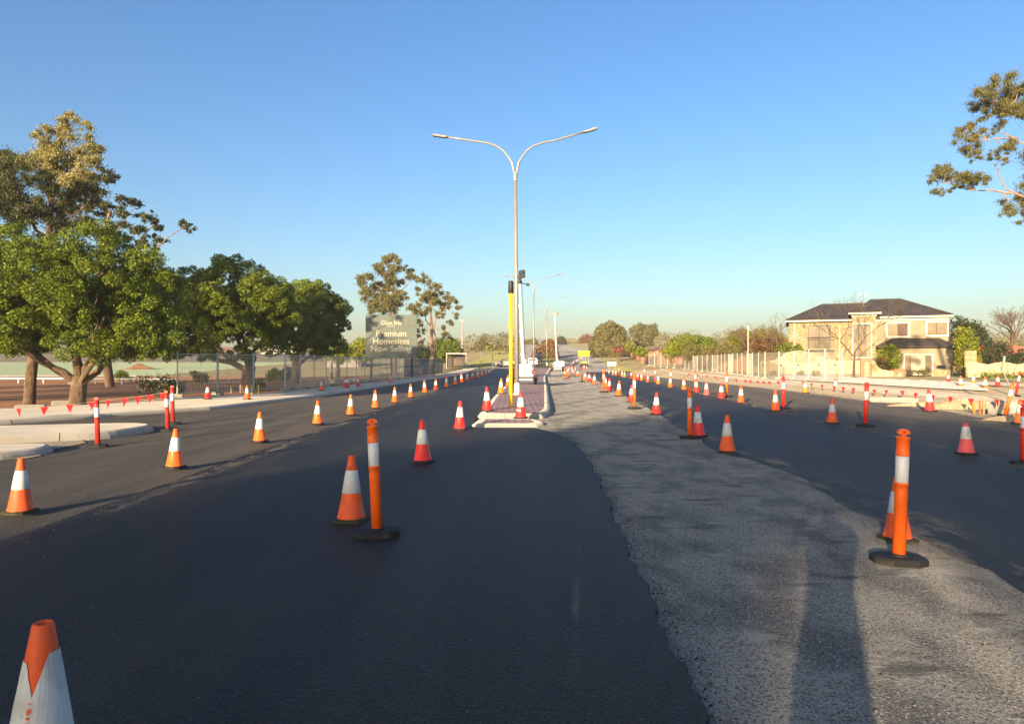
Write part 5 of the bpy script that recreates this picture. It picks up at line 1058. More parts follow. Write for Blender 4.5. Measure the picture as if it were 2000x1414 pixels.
def pillar(px0, px1, pt, label, inset=True):
    x0, x1 = wx(px0), wx(px1); q = thing('brick_pillar', label, 'pillar', ((x0 + x1) / 2, WZ - .1, g1), 0, 'brick pillars of the garden wall'); hw = (x1 - x0) / 2; hh = wz(pt) - g1
    m = MB(); m.box(-hw, hw, 0, .6, -.3, hh); m.build('pillar', 'brick', q); c = MB(); c.box(-hw - .05, hw + .05, -.05, .65, hh, hh + .09); c.build('cap', 'brick', q)
    if inset: i = MB(); i.box(-hw * .28, hw * .28, -.02, .02, -.2, hh - .25); i.build('inset_panel', 'cream', q)
pillar(1680, 1703, 702, 'tall brick pillar with a cream strip at the right end of the cream wall')
pillar(1746, 1768, 723, 'low brick pillar with a cream patch left of the garage gate')
q0 = Vector((wx(1725), WZ, g1)); r = thing('garden_wall', 'short cream wall with a downward sweeping top between two brick pillars', 'wall', q0)
top = [(1703, 704), (1709, 706), (1712, 712), (1716, 718), (1724, 722), (1736, 724), (1746, 725)]
m = MB(); m.xz([(wx(1703) - q0.x, -.3), (wx(1746) - q0.x, -.3)] + [(wx(a) - q0.x, wz(b) - g1) for a, b in reversed(top)], 0, .28); m.build('wall', 'cream', r)
q0 = Vector((wx(1795), WZ, g1)); r = thing('driveway_gate', 'low black steel gate in front of the garage door', 'gate', q0); f = MB(); hw = wx(1820) - wx(1795)
for z in (.1, wz(725) - g1): f.tube([(-hw, .1, z), (hw, .1, z)], .03, 6)
for i in range(5): f.tube([(-hw + hw * i / 2, .1, 0), (-hw + hw * i / 2, .1, wz(725) - g1)], .03, 6)
f.build('frame', 'black_steel', r)
q0 = Vector((wx(1838), WZ, g1)); r = thing('letterbox_wall', 'short cream wall with a dark oval plate beside the gate', 'wall', q0); hw = wx(1856) - wx(1838)
m = MB(); m.box(-hw, hw, 0, .35, -.3, wz(722) - g1); m.build('wall', 'stone', r); m = MB(); m.xz([(.0 + .42 * math.cos(t), wz(717) - g1 + .16 * math.sin(t)) for t in np.linspace(0, 2 * math.pi, 20, endpoint=False)], -.05, 0); m.build('name_plate', 'black_steel', r)
q0 = Vector((wx(1867), WZ - 2, gz(wx(1867), WZ - 2))); r = thing('garden_wall', 'narrow tall cream return wall between letterbox wall and creeper', 'wall', q0); m = MB(); m.box(-.40, .40, 0, .3, -.3, 2.15); m.build('wall', 'stone', r)
Z = 54; r = thing('garden_wall', 'low cream wall with a wavy top under the flowering hedge', 'wall', ((1955 - CX) * Z / F, Z, gz(38, Z))); m = MB(); n = 24; W = 2.6
m.xz([(-W, -.3), (W + 3, -.3)] + [(W + 3 - (2 * W + 3) * i / n, 1.12 + .10 * math.sin(i * .9)) for i in range(n + 1)], 0, .3); m.build('wall', 'cream', r)
# white cloth bank and concrete path on the right verge
def ribbon(name, m, A, B, off, n=60, rag=0, na=3):
    A = [G(*p) for p in A]; B = [G(*p) for p in B]
    def at(Pn, t):
        L = [0]; [L.append(L[-1] + (Pn[i + 1] - Pn[i]).length) for i in range(len(Pn) - 1)]; s = t * L[-1]
        for i in range(len(Pn) - 1):
            if s <= L[i + 1] + 1e-6: return Pn[i].lerp(Pn[i + 1], (s - L[i]) / max(L[i + 1] - L[i], 1e-6))
        return Pn[-1]
    mb = MB(); vs = []
    for i in range(n + 1):
        a, b = at(A, i / n), at(B, i / n)
        for k in range(na + 1):
            p = a.lerp(b, k / na); vs.append((p.x, p.y, gz(p.x, p.y) + (off if 0 < k < na else off * .4) + (random.uniform(0, rag) if 0 < k < na else 0)))
    w_ = na + 1; mb.add(vs, [(i * w_ + k, i * w_ + k + 1, i * w_ + w_ + k + 1, i * w_ + w_ + k) for i in range(n) for k in range(na)]); return mb.build(name, m)
random.seed(3)
struct(ribbon('footpath', 'concrete_dirty', [(1290, 719.5), (1480, 738.5), (1660, 753), (1830, 765), (2120, 790)], [(1290, 722.5), (1480, 746), (1660, 764), (1830, 777), (2120, 806)], .05))
tag(ribbon('ground_cloth', 'cloth_white', [(1490, 736), (1660, 741), (1830, 749), (1930, 754)], [(1490, 740), (1660, 750), (1830, 761), (1930, 766)], .16, 80, .10, 4), 'crumpled white cloth laid along the bank below the brick pillars', 'ground cloth')
struct(ribbon('footpath', 'concrete_dirty', [(1660, 738), (1860, 745), (2120, 752)], [(1660, 740.5), (1860, 748.5), (2120, 764)], .06))
mb = MB(); kp = [(g2(1480, 755).x, g2(1480, 755).y)]
for (px, py, lb) in [(1745, 786, 'long pale kerb block lying on the sand at the right asphalt edge'), (60, 802, 'pale kerb block lying on the earth left of the round tree'), (128, 793, 'short kerb block lying against the round tree')]:
    p = G(px, py); r_ = MB(); r_.box(-.9 if px > 1000 else -.45, .9 if px > 1000 else .45, -.16, .16, 0, .2, bev=.035); o = r_.build('kerb_block', 'concrete', loc=(p.x, p.y, p.z + .005)); o.rotation_euler = (0, 0, R(-20 if px > 1000 else 25)); tag(o, lb, 'kerb block', 'loose kerb blocks')
# sand heaps
def heap(name, label, px, py, rx, ry, h, m, seed, n=28):
    random.seed(seed); p = G(px, py); mb = MB(); vs = []; 
    rings = 7
    for k in range(rings):
        t = k / (rings - 1)
        for i in range(n):
            a = 2 * math.pi * i / n; j = 1 + .16 * math.sin(a * 3 + seed) + .08 * math.sin(a * 7 + k); q = (1 - t) * j
            x, y = q * rx * math.cos(a), q * ry * math.sin(a); vs.append((x, y, gz(p.x + x, p.y + y) - p.z - .03 + h * (math.sin(t * math.pi / 2) ** 1.2) * (1 + .15 * math.sin(a * 2 + k * 1.3)) * (1 if k else 0)))
    fs = [(k * n + i, k * n + (i + 1) % n, k * n + n + (i + 1) % n, k * n + n + i) for k in range(rings - 1) for i in range(n)]
    mb.add(vs, fs); o = mb.build(name, m, smooth=True, loc=p); tag(o, label, 'heap'); return o
heap('dirt_heap', 'red-brown earth heap on the green field behind the round tree', 272, 721.5, 2.3, 1.8, .85, 'dirt', 2)
heap('sand_heap', 'long pale sand heap beside the concrete pit at the right', 1880, 798, 1.5, .8, .34, 'sand', 3)
heap('sand_heap', 'low pale sand heap under the red flags at the right', 1800, 793, 1.6, .6, .16, 'sand', 4)
heap('sand_heap', 'small sand heap at the foot of the leaning bollard', 1982, 822, .9, .5, .22, 'sand', 6)
# billboard
BZ = 70; bx = (764 - CX) * BZ / F; b0 = Vector((bx, BZ, gz(bx, BZ)))
r = thing('billboard', 'big sage green estate billboard with ivory lettering behind the left fence', 'billboard', b0); W = 100 * BZ / F / 2; bz = lambda py: H - (py - CY) * BZ / F; zt = bz(615) - b0.z; zb = bz(700) - b0.z
m = MB(); m.box(-W, W, 0, .12, zb, zt); m.build('panel', 'sign_green', r)
s = MB(); [s.box(-W + W * 2 * k / 4 - .012, -W + W * 2 * k / 4 + .012, -.006, .0, zb, zt) for k in (1, 2, 3)]; s.box(-W, W, -.007, 0, zb + (zt - zb) * .745, zb + (zt - zb) * .75); s.build('seam', 'dark', r)
for px in (-.8, 0, .8): l = MB(); l.box(px * W - .09, px * W + .09, .125, .30, -.1, zt - .1); l.build('leg', 'board_grey', r)
bt = MB(); bt.box(-W, W, .125, .2, zb + .3, zb + .42); bt.box(-W, W, .125, .2, zt - .5, zt - .38); bt.build('rail', 'galv', r)
def text(body, x, z, size, par, m='letter', bold=.0, y=-.012, name='lettering', spacing=1.0):
    c = bpy.data.curves.new(name, 'FONT'); c.body = body; c.size = size; c.align_x = 'CENTER'; c.extrude = .006; c.offset = bold; c.space_character = spacing
    o = bpy.data.objects.new(name, c); COL.objects.link(o); o.parent = par; bpy.context.view_layer.update(); me = bpy.data.meshes.new_from_object(o); bpy.data.objects.remove(o); o = bpy.data.objects.new(name, me); COL.objects.link(o); o.parent = par
    o.location = (x, y, z); o.rotation_euler = (R(90), 0, 0); me.materials.clear(); me.materials.append(M[m]); return o
ty = lambda py: bz(py) - b0.z
text('Glen Iris', 0, ty(634.5), .62, r, bold=.006); text('ESTATE', 0, ty(638.5), .17, r, bold=.004, spacing=1.4)
for wd, py, px in (('Premium', 657, 0), ('Homesites', 672, 0), ('Now Selling', 686.5, 0)):
    o = text(wd, px, ty(py), .88, r, bold=.010)
# small site signs and odds and ends
def sign(name, label, px, Z, py0, py1, w_px, m, legs=2, cat='sign', frame=None):
    x = (px - CX) * Z / F; g = gz(x, Z); W = w_px * Z / F / 2; z1, z0 = H - (py0 - CY) * Z / F - g, H - (py1 - CY) * Z / F - g
    q = thing(name, label, cat, (x, Z, g)); b = MB(); b.box(-W, W, 0, .05, z0, z1, bev=.012); b.build('panel', m, q)
    for s in ([-1, 1] if legs == 2 else [0]): l = MB(); l.box(s * W * .7 - .035, s * W * .7 + .035, .055, .12, 0, z1 - .05); l.build('leg', 'galv', q)
    return q
sign('road_sign', 'bright yellow square board, left of a pair far up the verge', 1135, 125, 685, 695.5, 10.2, 'sign_yellow')
sign('road_sign', 'bright yellow square board, right of a pair far up the verge', 1146.5, 125, 685, 695.5, 10.2, 'sign_yellow')
sign('road_sign', 'blank white board standing low before the brick wall', 1195, 92, 707, 714.5, 17, 'white')
sign('road_sign', 'white square board beside the distant light tower', 1097, 98, 705.5, 715, 10, 'white', 1)
sign('road_sign', 'small yellow board on the hill median', 1080, 160, 684, 690, 5, 'sign_yellow', 1)
Z = 118; x = (1141 - CX) * Z / F; g = gz(x, Z); q = thing('arrow_trailer', 'far site trailer with a yellow edge below the yellow boards', 'trailer', (x, Z, g))
b = MB(); b.box(-.55, .55, 0, 1.2, .72, .92, bev=.04); b.build('body', 'yellow', q); b = MB(); b.box(-.5, .5, .1, 1.1, .35, .71); b.build('chassis', 'dark', q)
for s in (-1, 1): t = MB(); t.xz([(s * .5 + .3 * math.cos(a), .3 + .3 * math.sin(a)) for a in np.linspace(0, 2 * math.pi, 14, endpoint=False)], .2, .4); t.build('wheel', 'rubber', q)
Z = 108; x = (1122 - CX) * Z / F; g = gz(x, Z); q = thing('boom_barrier', 'red and white slanted boom arm on a dark post far along the gravel', 'barrier', (x, Z, g))
b = MB(); b.tube([(-.1, 0, .0), (-.1, 0, 1.0)], .07, 8); b.build('post', 'dark', q)
for k in range(6): b = MB(); b.tube([(-.7 + .32 * k, 0, .75 + .20 * k), (-.7 + .32 * (k + 1), 0, .75 + .20 * (k + 1))], .05, 6); b.build('arm_section', 'red' if k % 2 == 0 else 'white', q)
# cars far down the road
def car(label, px, Z, paint, ry=0, van=False, px_g=None):
    x = (px - CX) * Z / F; q = thing('car', label, 'car', (x, Z, gz(x, Z) + .03), ry, 'vehicles on the far road'); hgt = 1.9 if van else 1.45
    b = MB(); side = [(-2.1, .35), (2.1, .35), (2.15, .75), (1.9, .95), (1.1, 1.02), (.5, hgt - .03), (-1.3, hgt), (-1.95, 1.0), (-2.15, .8)]
    vs = [(-.85 + (.12 if z > 1.1 else 0), y, z) for y, z in side] + [(.85 - (.12 if z > 1.1 else 0), y, z) for y, z in side]; n = len(side)
    b.add(vs, [tuple(range(n)), tuple(range(2 * n - 1, n - 1, -1))] + [(i, n + i, n + (i + 1) % n, (i + 1) % n) for i in range(n)]); b.build('body', paint, q)
    for y0, y1, z0, z1 in ((-1.96, -1.38, 1.03, hgt - .10), (.55, 1.08, 1.05, hgt - .10)):
        wn = MB(); s = -1 if y0 < 0 else 1; e = .02 * s; wn.add([(-.68, (y0 if s < 0 else y1) + e, z0), (.68, (y0 if s < 0 else y1) + e, z0), (.62, (y1 if s < 0 else y0) + e, z1), (-.62, (y1 if s < 0 else y0) + e, z1)], [(0, 1, 2, 3)]); wn.build('windscreen', 'glass', q)
    for s in (-1, 1):
        wn = MB(); wn.box(s * .80 - .012, s * .80 + .012, -1.2, .6, 1.04, hgt - .12); wn.build('side_window', 'glass', q)
        l = MB(); l.box(s * .66 - .13, s * .66 + .13, -2.17, -2.08, .72, .90); l.build('tail_light', 'lens_red', q)
        for y in (-1.3, 1.35): t = MB(); mt = Matrix.Translation((s * .82, y, .32)) @ Matrix.Rotation(R(90), 4, 'Y'); c = MB(); c.lathe([(.2, -.09), (.31, -.09), (.32, 0), (.31, .09), (.2, .09)], 16); t.add([mt @ Vector(v) for v in c.v], c.f); t.build('wheel', 'rubber', q)
    return q
car('white car driving away, left of the second street light far ahead', 1040, 122, 'car_white', 0)
car('dark blue van ahead of the white car beneath the hill', 1050, 138, 'car_blue', 0, True)
car('dark blue parked car seen left of the yellow signal post', 990, 118, 'car_blue', R(80))
# left background structures
def simple_house(label, px0, px1, Z, py_e, py_r, wall, roof, depth=8, name='house', grp='far houses'):
    x0, x1 = (px0 - CX) * Z / F, (px1 - CX) * Z / F; xc = (x0 + x1) / 2; g = gz(xc, Z); hw = (x1 - x0) / 2; ze, zr = H - (py_e - CY) * Z / F - g, H - (py_r - CY) * Z / F - g
    q = thing(name, label, 'house', (xc, Z, g), 0, grp); b = MB(); b.box(-hw, hw, 0, depth, -.5, ze); b.build('wall', wall, q)
    o = MB(); e = .5; d = min(hw * .6, depth / 2); v = [(-hw - e, -e, ze), (hw + e, -e, ze), (hw + e, depth + e, ze), (-hw - e, depth + e, ze), (-hw + d, depth / 2, zr), (hw - d, depth / 2, zr)]; v += [(a, b_, c - .15) for a, b_, c in v[:4]]
    o.add(v, [(0, 1, 5, 4), (1, 2, 5), (2, 3, 4, 5), (3, 0, 4), (6, 9, 8, 7), (0, 6, 7, 1), (1, 7, 8, 2), (2, 8, 9, 3), (3, 9, 6, 0)]); o.build('roof', roof, q)
    for k in (-.5, .4): wn = MB(); wn.box(k * hw - hw * .14, k * hw + hw * .14, -.05, .0, ze * .35, ze * .85); wn.build('window', 'glass', q)
simple_house('pale low house with a grey roof seen under the second round tree', 395, 480, 168, 690, 677, 'cream', 'roof_brown')
simple_house('sunlit cream low building seen under the third round tree', 515, 585, 166, 690, 680, 'cream', 'trim', 7)
simple_house('small low house right of the dark round trees', 636, 700, 118, 693, 688, 'concrete', 'roof_brown', 7)
simple_house('brown roofed house behind the brick wall right of the lime shrub', 1262, 1310, 130, 684, 675, 'brick', 'roof_brown', 9)
simple_house('orange walled house between green shrub and autumn tree', 1396, 1432, 135, 678, 671, 'brick', 'roof_brown', 9)
simple_house('red roofed house at the right edge behind the bare tree', 1935, 2050, 84, 690, 668, 'brick', 'roof_red', 9)
simple_house('far pale house left of the yellow signal post', 955, 985, 205, 682, 678, 'cream', 'roof_brown', 9)
simple_house('far low house near the hill road left shoulder', 1004, 1052, 235, 679, 674, 'cream', 'roof_brown', 9)
simple_house('far pale house on the hill crest beside the brick wall', 1112, 1122, 310, 668, 660, 'cream', 'roof_red', 9)
r = thing('boundary_fence', 'long grey board fence far behind the green field', 'fence', (-110, 157, gz(-110, 157))); m = MB(); m.box(-60, 72, 0, .1, -.4, 1.9); m.build('boards', 'board_grey', r)
for k in range(23): p_ = MB(); p_.box(-60 + 6 * k - .08, -60 + 6 * k + .08, -.08, -.003, -.4, 2.0); p_.build('post', 'board_grey', r)
# low white rail across the dirt
p0, p1 = G(-60, 748), G(345, 751); L = (p1 - p0).length; r = thing('low_rail', 'low white rail on short posts across the brown dirt', 'rail', p0, math.atan2(p1.y - p0.y, p1.x - p0.x)); m = MB(); m.box(0, L, -.03, .03, .36, .46); m.build('rail', 'white', r)
for k in range(9): m = MB(); m.box(L * k / 8 - .03 if k else 0, L * k / 8 + .03, -.028, .028, -.05, .36); m.build('post', 'white', r)
p0 = G(180, 737); o = MB(); o.box(-9, 9, -.25, .25, 0, .16); o = o.build('concrete_edge', 'concrete', loc=p0 + Vector((-6, 4, .01))); tag(o, 'pale concrete strip edging the far side of the brown dirt', 'edging')
# bus shelter, pipe gantry, tall mast on the far left
Z = 112; x = (890 - CX) * Z / F; q = thing('bus_shelter', 'grey flat roofed shelter behind the screened fence end', 'shelter', (x, Z, gz(x, Z))); b = MB(); b.box(-1.6, 1.9, 0, 2, 2.35, 2.6); b.build('roof', 'lamp_grey', q)
for px in (-1.5, 1.7): b = MB(); b.box(px - .06, px + .06, 0, .12, 0, 2.34); b.build('post', 'galv', q)
b = MB(); b.box(-1.5, 1.7, 1.9, 1.96, .4, 2.2); b.build('back_panel', 'glass', q)
Z = 120; x = (952 - CX) * Z / F; q = thing('pipe_frame', 'pale square pipe gantry left of the yellow signal post', 'gantry', (x, Z, gz(x, Z))); b = MB(); hh = H - (690 - CY) * Z / F - gz(x, Z)
b.tube([(-1.1, 0, 0), (-1.1, 0, hh), (.9, 0, hh), (.9, 0, 0)], .06, 8); b.build('frame', 'galv', q)
Z = 190; x = (903 - CX) * Z / F; g = gz(x, Z); q = thing('mast', 'thin grey mast right of the golden gum tree', 'mast', (x, Z, g)); b = MB(); hh = H - (626 - CY) * Z / F - g; b.tube([(0, 0, 0), (0, 0, hh)], [.28, .16], 8); b.build('pole', 'lamp_grey', q); b = MB(); b.box(-.5, .5, -.1, .1, hh - .3, hh + .1); b.build('head', 'lamp_grey', q)
Z = 44; x = (1640 - CX) * Z / F; q = thing('pole', 'slim pale pole standing in front of the cream wall', 'pole', (x, Z, gz(x, Z))); b = MB(); b.tube([(0, 0, 0), (0, 0, 3.6)], .03, 8); b.build('shaft', 'galv_post', q); b = MB(); b.lathe([(.045, 3.6), (.06, 3.62), (.02, 3.68)], 8); b.build('cap', 'galv_post', q)
Z = 64; x = (1461 - CX) * Z / F; q = thing('pole', 'slim white pole rising behind the right mesh fence', 'pole', (x, Z, gz(x, Z))); b = MB(); b.tube([(0, 0, 0), (0, 0, 4.6)], .04, 8); b.build('shaft', 'galv_post', q); b = MB(); b.lathe([(.06, 4.6), (.075, 4.62), (.02, 4.7)], 8); b.build('cap', 'white', q)
# orange brick boundary wall climbing the hill on the right
def wall_run(label, pts, h, grp=None):
    P0 = Vector((pts[0][0], pts[0][1], gz(*pts[0]))); q = thing('brick_wall', label, 'wall', P0, 0, grp); m = MB(); c = MB()
    for i in range(len(pts) - 1):
        a, b = Vector(pts[i]), Vector(pts[i + 1]); n = max(1, int((b - a).length / 6)); d = (b - a).normalized(); nr = Vector((-d.y, d.x)) * .12
        for k in range(n):
            p, e = a.lerp(b, k / n), a.lerp(b, (k + 1) / n); g = min(gz(*p), gz(*e)) - .4; t = max(gz(*p), gz(*e)) + h
            v = [(p - nr), (e - nr), (e + nr), (p + nr)]; v = [(x - P0.x, y - P0.y) for x, y in v]
            m.add([(x, y, g - P0.z) for x, y in v] + [(x, y, t - P0.z) for x, y in v], [(0, 3, 2, 1), (4, 5, 6, 7), (0, 1, 5, 4), (1, 2, 6, 5), (2, 3, 7, 6), (3, 0, 4, 7)])
            c.box(p.x - P0.x - .22, p.x - P0.x + .22, p.y - P0.y - .22, p.y - P0.y + .22, g - P0.z, t - P0.z + .15)
    m.build('wall', 'brick', q); c.build('piers', 'brick', q)
wall_run('orange brick boundary wall stepping up the hill beside the right carriageway', [(31, 84), (27.5, 104), (24, 125), (27, 160), (31, 220), (36, 300)], 2.0)
# ------------------------------------------------------------------ flag lines, pegs, pit
def flagline(label, pts, flags, fw, fh, sag=.12, m='flag'):
    """rope through 3-D points, with a triangular flag hung at each given fraction"""
    P0 = Vector(pts[0]); r = thing('flag_line', label, 'flag bunting', P0, 0, 'lines of red triangular flags'); path = []
    for i in range(len(pts) - 1):
        a, b = Vector(pts[i]), Vector(pts[i + 1])
        for k in range(9):
            if k == 8 and i < len(pts) - 2: break
            t = k / 8; q = a.lerp(b, t); q.z -= sag * 4 * t * (1 - t); path.append(q - P0)
    m_ = MB(); m_.tube(path, .004, 4); m_.build('rope', 'rope', r)
    for (px, Z) in flags:
        X = (px - CX) * Z / F
        # nearest point of the rope
        q = min(((path[i].lerp(path[i + 1], t)) for i in range(len(path) - 1) for t in (0, .25, .5, .75)), key=lambda v: abs((v.x + P0.x) / max(v.y + P0.y, .1) - (px - CX) / F))
        d = Vector((1, random.uniform(-.5, .5), 0)).normalized(); sk = random.uniform(-.04, .06); tw = random.uniform(-.03, .03)
        f = MB(); a = q - d * fw / 2; b = q + d * fw / 2; n_ = Vector((-d.y, d.x, 0))
        mid = q + Vector((sk * .5, 0, -fh * .5)) + n_ * tw; tip = q + Vector((sk, 0, -fh))
        v = [a, b, mid - d * fw * .25, mid + d * fw * .25, tip]; f.add([p + n_ * .002 for p in v] + [p - n_ * .002 for p in v], [(0, 2, 3, 1), (2, 4, 3), (5, 6, 8, 7), (7, 8, 9), (0, 1, 6, 5), (0, 5, 7, 2), (1, 3, 8, 6), (2, 7, 9, 4), (3, 4, 9, 8)]); f.build('flag', m, r)
random.seed(14)
flagline('red flag bunting strung along the left footpath before the round tree', [P(-120, 790, 18), P(36, 798, 19), P(179, 785, 20), P(327, 766, 19.3)], [(36, 19), (89, 19.3), (137, 19.6), (179, 20), (211, 19.8), (241, 19.7), (270, 19.5), (294, 19.4), (319, 19.3)], .20, .24, .02)
flagline('red flag bunting hanging over the sand heaps and kerb line at the right', [P(1560, 744, 41), P(1640, 755, 36), P(1762, 763, 30), P(1860, 775, 25), P(1960, 780, 21), P(2010, 779, 19.4)], [(1568, 41), (1586, 40), (1605, 38.5), (1629, 37), (1645, 36), (1668, 34), (1708, 32), (1732, 31), (1762, 30), (1789, 28.5), (1822, 27), (1858, 25), (1897, 23.3), (1946, 21.4), (1997, 19.6)], .19, .26, .03)
flagline('tiny red flag bunting along the far right verge below the mesh fence', [P(1330, 727, 66), P(1400, 735, 58), P(1480, 744, 50), P(1560, 744, 44)], [(1345, 64), (1362, 62), (1380, 60), (1398, 58), (1420, 56), (1438, 55), (1456, 52), (1467, 51), (1480, 50), (1491, 49), (1504, 48), (1519, 47)], .22, .28, .03)
def peg(name, label, px, yb, yt, m, w_=.035, lean=0, cat='peg', grp='marker pegs'):
    p = G(px, yb); h = (yb - yt) * p.y / F; b = MB(); b.tube([(0, 0, -.02), (lean * h, 0, h * .94), (lean * h * 1.05, 0, h)], [w_, w_, w_ * .6], 8); o = b.build(name, m, loc=p); tag(o, label, cat, grp); return o
peg('marker_peg', 'yellow-orange peg leaning in the sand left of the orange peg', 1903, 808, 785, 'amber', .035, -.12); peg('marker_peg', 'orange peg upright in the sand between yellow peg and timber stake', 1914, 810, 782, 'orange'); peg('timber_stake', 'pale timber stake upright in the sand by two pegs', 1921.5, 810, 774, 'wood', .03)
peg('marker_peg', 'yellow peg beside the orange cone at the fence, left one', 492.5, 775, 751.5, 'yellow', .04, -.06); peg('marker_peg', 'yellow peg beside the orange cone at the fence, right one', 504, 774, 752, 'yellow', .04, .05)
for px, lb in ((452, 'short grey stump behind the near fence, left'), (470, 'short grey stump behind the near fence, right')): peg('stump', lb, px, 768, 752, 'wood', .06)
p = G(1968, 811); q = thing('drain_pit', 'pale square concrete drain pit under the leaning bollard', 'drain pit', p, R(12)); b = MB(); b.box(-.42, .42, -.35, .35, 0, .42, bev=.03); b.build('wall', 'concrete', q); b = MB(); b.box(-.34, .34, -.27, .27, .421, .47, bev=.01); b.build('lid', 'concrete_dirty', q)
p = G(1986, 794); q = thing('bent_pole', 'thin bent grey pole sticking up beside the leaning bollard', 'pole', p); b = MB(); Z = p.y; b.tube([(0, 0, 0), P(1975, 760, Z) - p, P(1958, 725, Z) - p, P(1960, 712, Z) - p, P(1961.5, 697, Z) - p], [.03, .03, .03, .045, .045], 8); b.build('shaft', 'galv', q); b = MB(); k_ = P(1961.5, 697, Z) - p; b.lathe([(.046, 0), (.05, .02), (.02, .04)], 8, k_); b.build('tip', 'galv', q)
# ------------------------------------------------------------------ the photographer, whose shadow falls on the gravel
q = thing('person', 'person in dark work clothes holding up a phone at eye height', 'person', (-.20, -.48, .012))
J = {'pelvis': (0, 0, .96), 'chest': (0, .02, 1.30), 'neck': (0, .03, 1.50), 'hd0': (0, .05, 1.60), 'hipL': (-.10, 0, .92), 'kneeL': (-.085, .03, .50), 'ankL': (-.13, -.02, .10), 'toeL': (-.15, .16, .04), 'hipR': (.10, 0, .92), 'kneeR': (.085, .03, .50), 'ankR': (.13, -.02, .10), 'toeR': (.15, .16, .04),
     'shL': (-.19, .01, 1.44), 'elL': (-.30, .14, 1.36), 'wrL': (-.10, .30, 1.56), 'haL': (-.065, .335, 1.63), 'shR': (.19, .01, 1.44), 'elR': (.27, .12, 1.33), 'wrR': (.10, .30, 1.56), 'haR': (.065, .335, 1.63)}
rad_ = {'pelvis': .165, 'chest': .165, 'neck': .06, 'hd0': .06, 'hipL': .12, 'kneeL': .088, 'ankL': .042, 'toeL': .035, 'hipR': .12, 'kneeR': .088, 'ankR': .042, 'toeR': .035, 'shL': .085, 'elL': .06, 'wrL': .036, 'haL': .034, 'shR': .085, 'elR': .06, 'wrR': .036, 'haR': .034}
E = [('pelvis', 'chest'), ('chest', 'neck'), ('neck', 'hd0'), ('pelvis', 'hipL'), ('hipL', 'kneeL'), ('kneeL', 'ankL'), ('ankL', 'toeL'), ('pelvis', 'hipR'), ('hipR', 'kneeR'), ('kneeR', 'ankR'), ('ankR', 'toeR'), ('chest', 'shL'), ('shL', 'elL'), ('elL', 'wrL'), ('wrL', 'haL'), ('chest', 'shR'), ('shR', 'elR'), ('elR', 'wrR'), ('wrR', 'haR')]
for s, sd in (('L', -1), ('R', 1)):   # fingers, each a short bent chain, and a thumb from the palm's side
    hb = Vector(J['ha' + s])
    for k in range(4):
        a = hb + Vector((sd * -.005, .012, .024 - .016 * k)); prev = 'ha' + s
        for jn, dv in enumerate(((sd * .015, .022, 0), (sd * -.006, .045, 0), (sd * -.026, .055, 0))):
            nm = f'f{s}{k}{jn}'; J[nm] = tuple(a + Vector(dv) * (1 - .08 * k)); rad_[nm] = .009 - .001 * jn; E.append((prev, nm)); prev = nm
    a = hb; prev = 'ha' + s
    for jn, dv in enumerate(((sd * -.012, -.008, .02), (sd * -.028, -.014, .034))): nm = f't{s}{jn}'; J[nm] = tuple(a + Vector(dv)); rad_[nm] = .010; E.append((prev, nm)); prev = nm
nm = list(J); me = bpy.data.meshes.new('body'); me.from_pydata([J[n] for n in nm], [(nm.index(a), nm.index(b)) for a, b in E], []); o = bpy.data.objects.new('body', me); COL.objects.link(o); o.parent = q
md = o.modifiers.new('skin', 'SKIN'); ly = me.skin_vertices[0] if len(me.skin_vertices) else None
if ly is None: bpy.context.view_layer.objects.active = o; bpy.ops.mesh.customdata_skin_add(); ly = me.skin_vertices[0]
for i, n in enumerate(nm): ly.data[i].radius = (rad_[n], rad_[n]); ly.data[i].use_root = (n == 'pelvis')
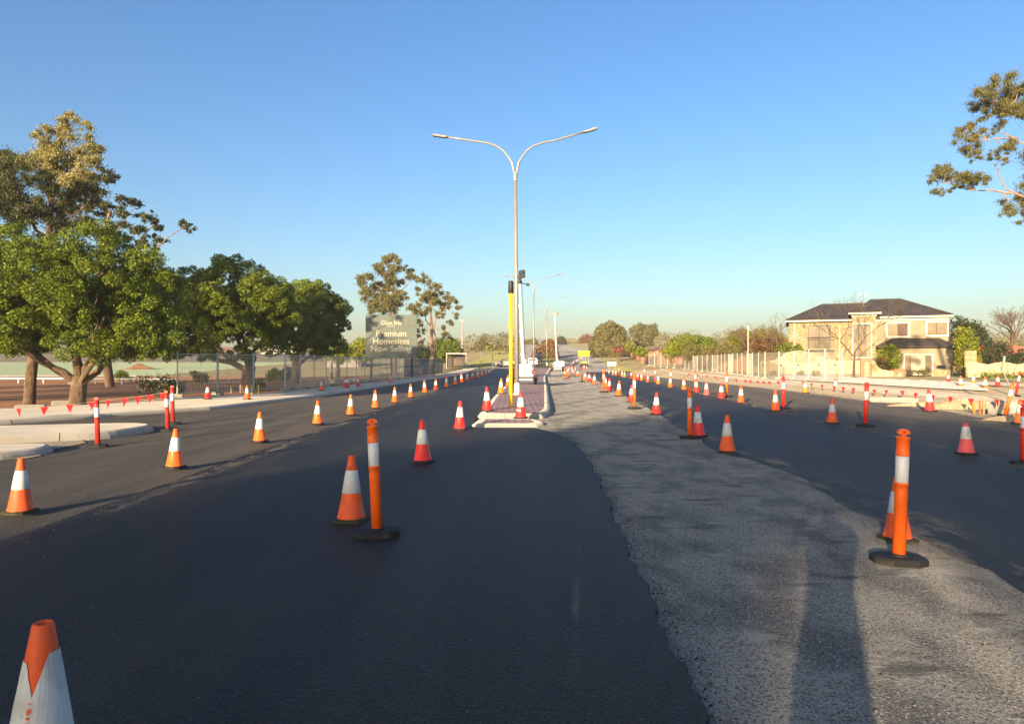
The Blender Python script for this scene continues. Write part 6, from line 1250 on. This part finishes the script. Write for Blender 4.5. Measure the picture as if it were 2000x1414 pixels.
sb = o.modifiers.new('sub', 'SUBSURF'); sb.levels = sb.render_levels = 2; me.materials.append(M['shirt'])
hd = MB(); hd.lathe([(.02, 1.585), (.062, 1.60), (.082, 1.645), (.088, 1.70), (.084, 1.745), (.062, 1.785), (.02, 1.805)], 18, (0, .06, 0)); hd.v = [(x * .88, (y - .06) * 1.12 + .06, z) for x, y, z in hd.v]
hd.lathe([(.016, 0), (.012, .02), (.004, .035)], 8); hd.v[-24:] = [(x, .158 + z * .6, 1.665 + y) for x, y, z in hd.v[-24:]]
for s in (-1, 1): hd.box(s * .082 - .008, s * .082 + .008, .045, .075, 1.655, 1.715, bev=.006)
ho = hd.build('head', 'skin', q, smooth=True); hr = MB(); hr.lathe([(.092, 1.70), (.094, 1.74), (.080, 1.785), (.045, 1.815), (.01, 1.822)], 18, (0, .045, 0)); hr.build('hair', 'dark', q, smooth=True)
for s in (-1, 1): e = MB(); e.lathe([(.011, 0), (.008, .006), (.001, .009)], 8); e.v = [(s * .032 + x, .158 + z, 1.70 + y) for x, y, z in e.v]; e.build('eye', 'dark', q)
e = MB(); e.box(-.025, .025, .150, .160, 1.627, 1.635); e.build('mouth', 'lens_red', q)
b = MB(); b.box(-.075, .075, .34 - .48, .35 - .48, 1.60, 1.68, bev=.004); o = b.build('phone', 'dark', loc=(-.20, 0, .012)); tag(o, 'dark phone held up in both hands', 'phone')

# ------------------------------------------------------------------ the hazy morning air
hb = MB(); hb.box(-700, 700, -120, 900, -1.5, 34); hz_ = hb.build('haze', None); hz_['kind'] = 'stuff'; hz_['label'] = 'thin pale morning haze low over the whole site'; hz_['category'] = 'haze'
hm = bpy.data.materials.new('haze'); hm.use_nodes = True; n_ = hm.node_tree; n_.nodes.clear(); vo = n_.nodes.new('ShaderNodeVolumePrincipled'); vo.inputs['Color'].default_value = (1, .97, .93, 1); vo.inputs['Density'].default_value = .0005; vo.inputs['Anisotropy'].default_value = 0
mo = n_.nodes.new('ShaderNodeOutputMaterial'); n_.links.new(vo.outputs[0], mo.inputs['Volume']); hz_.data.materials.append(hm)
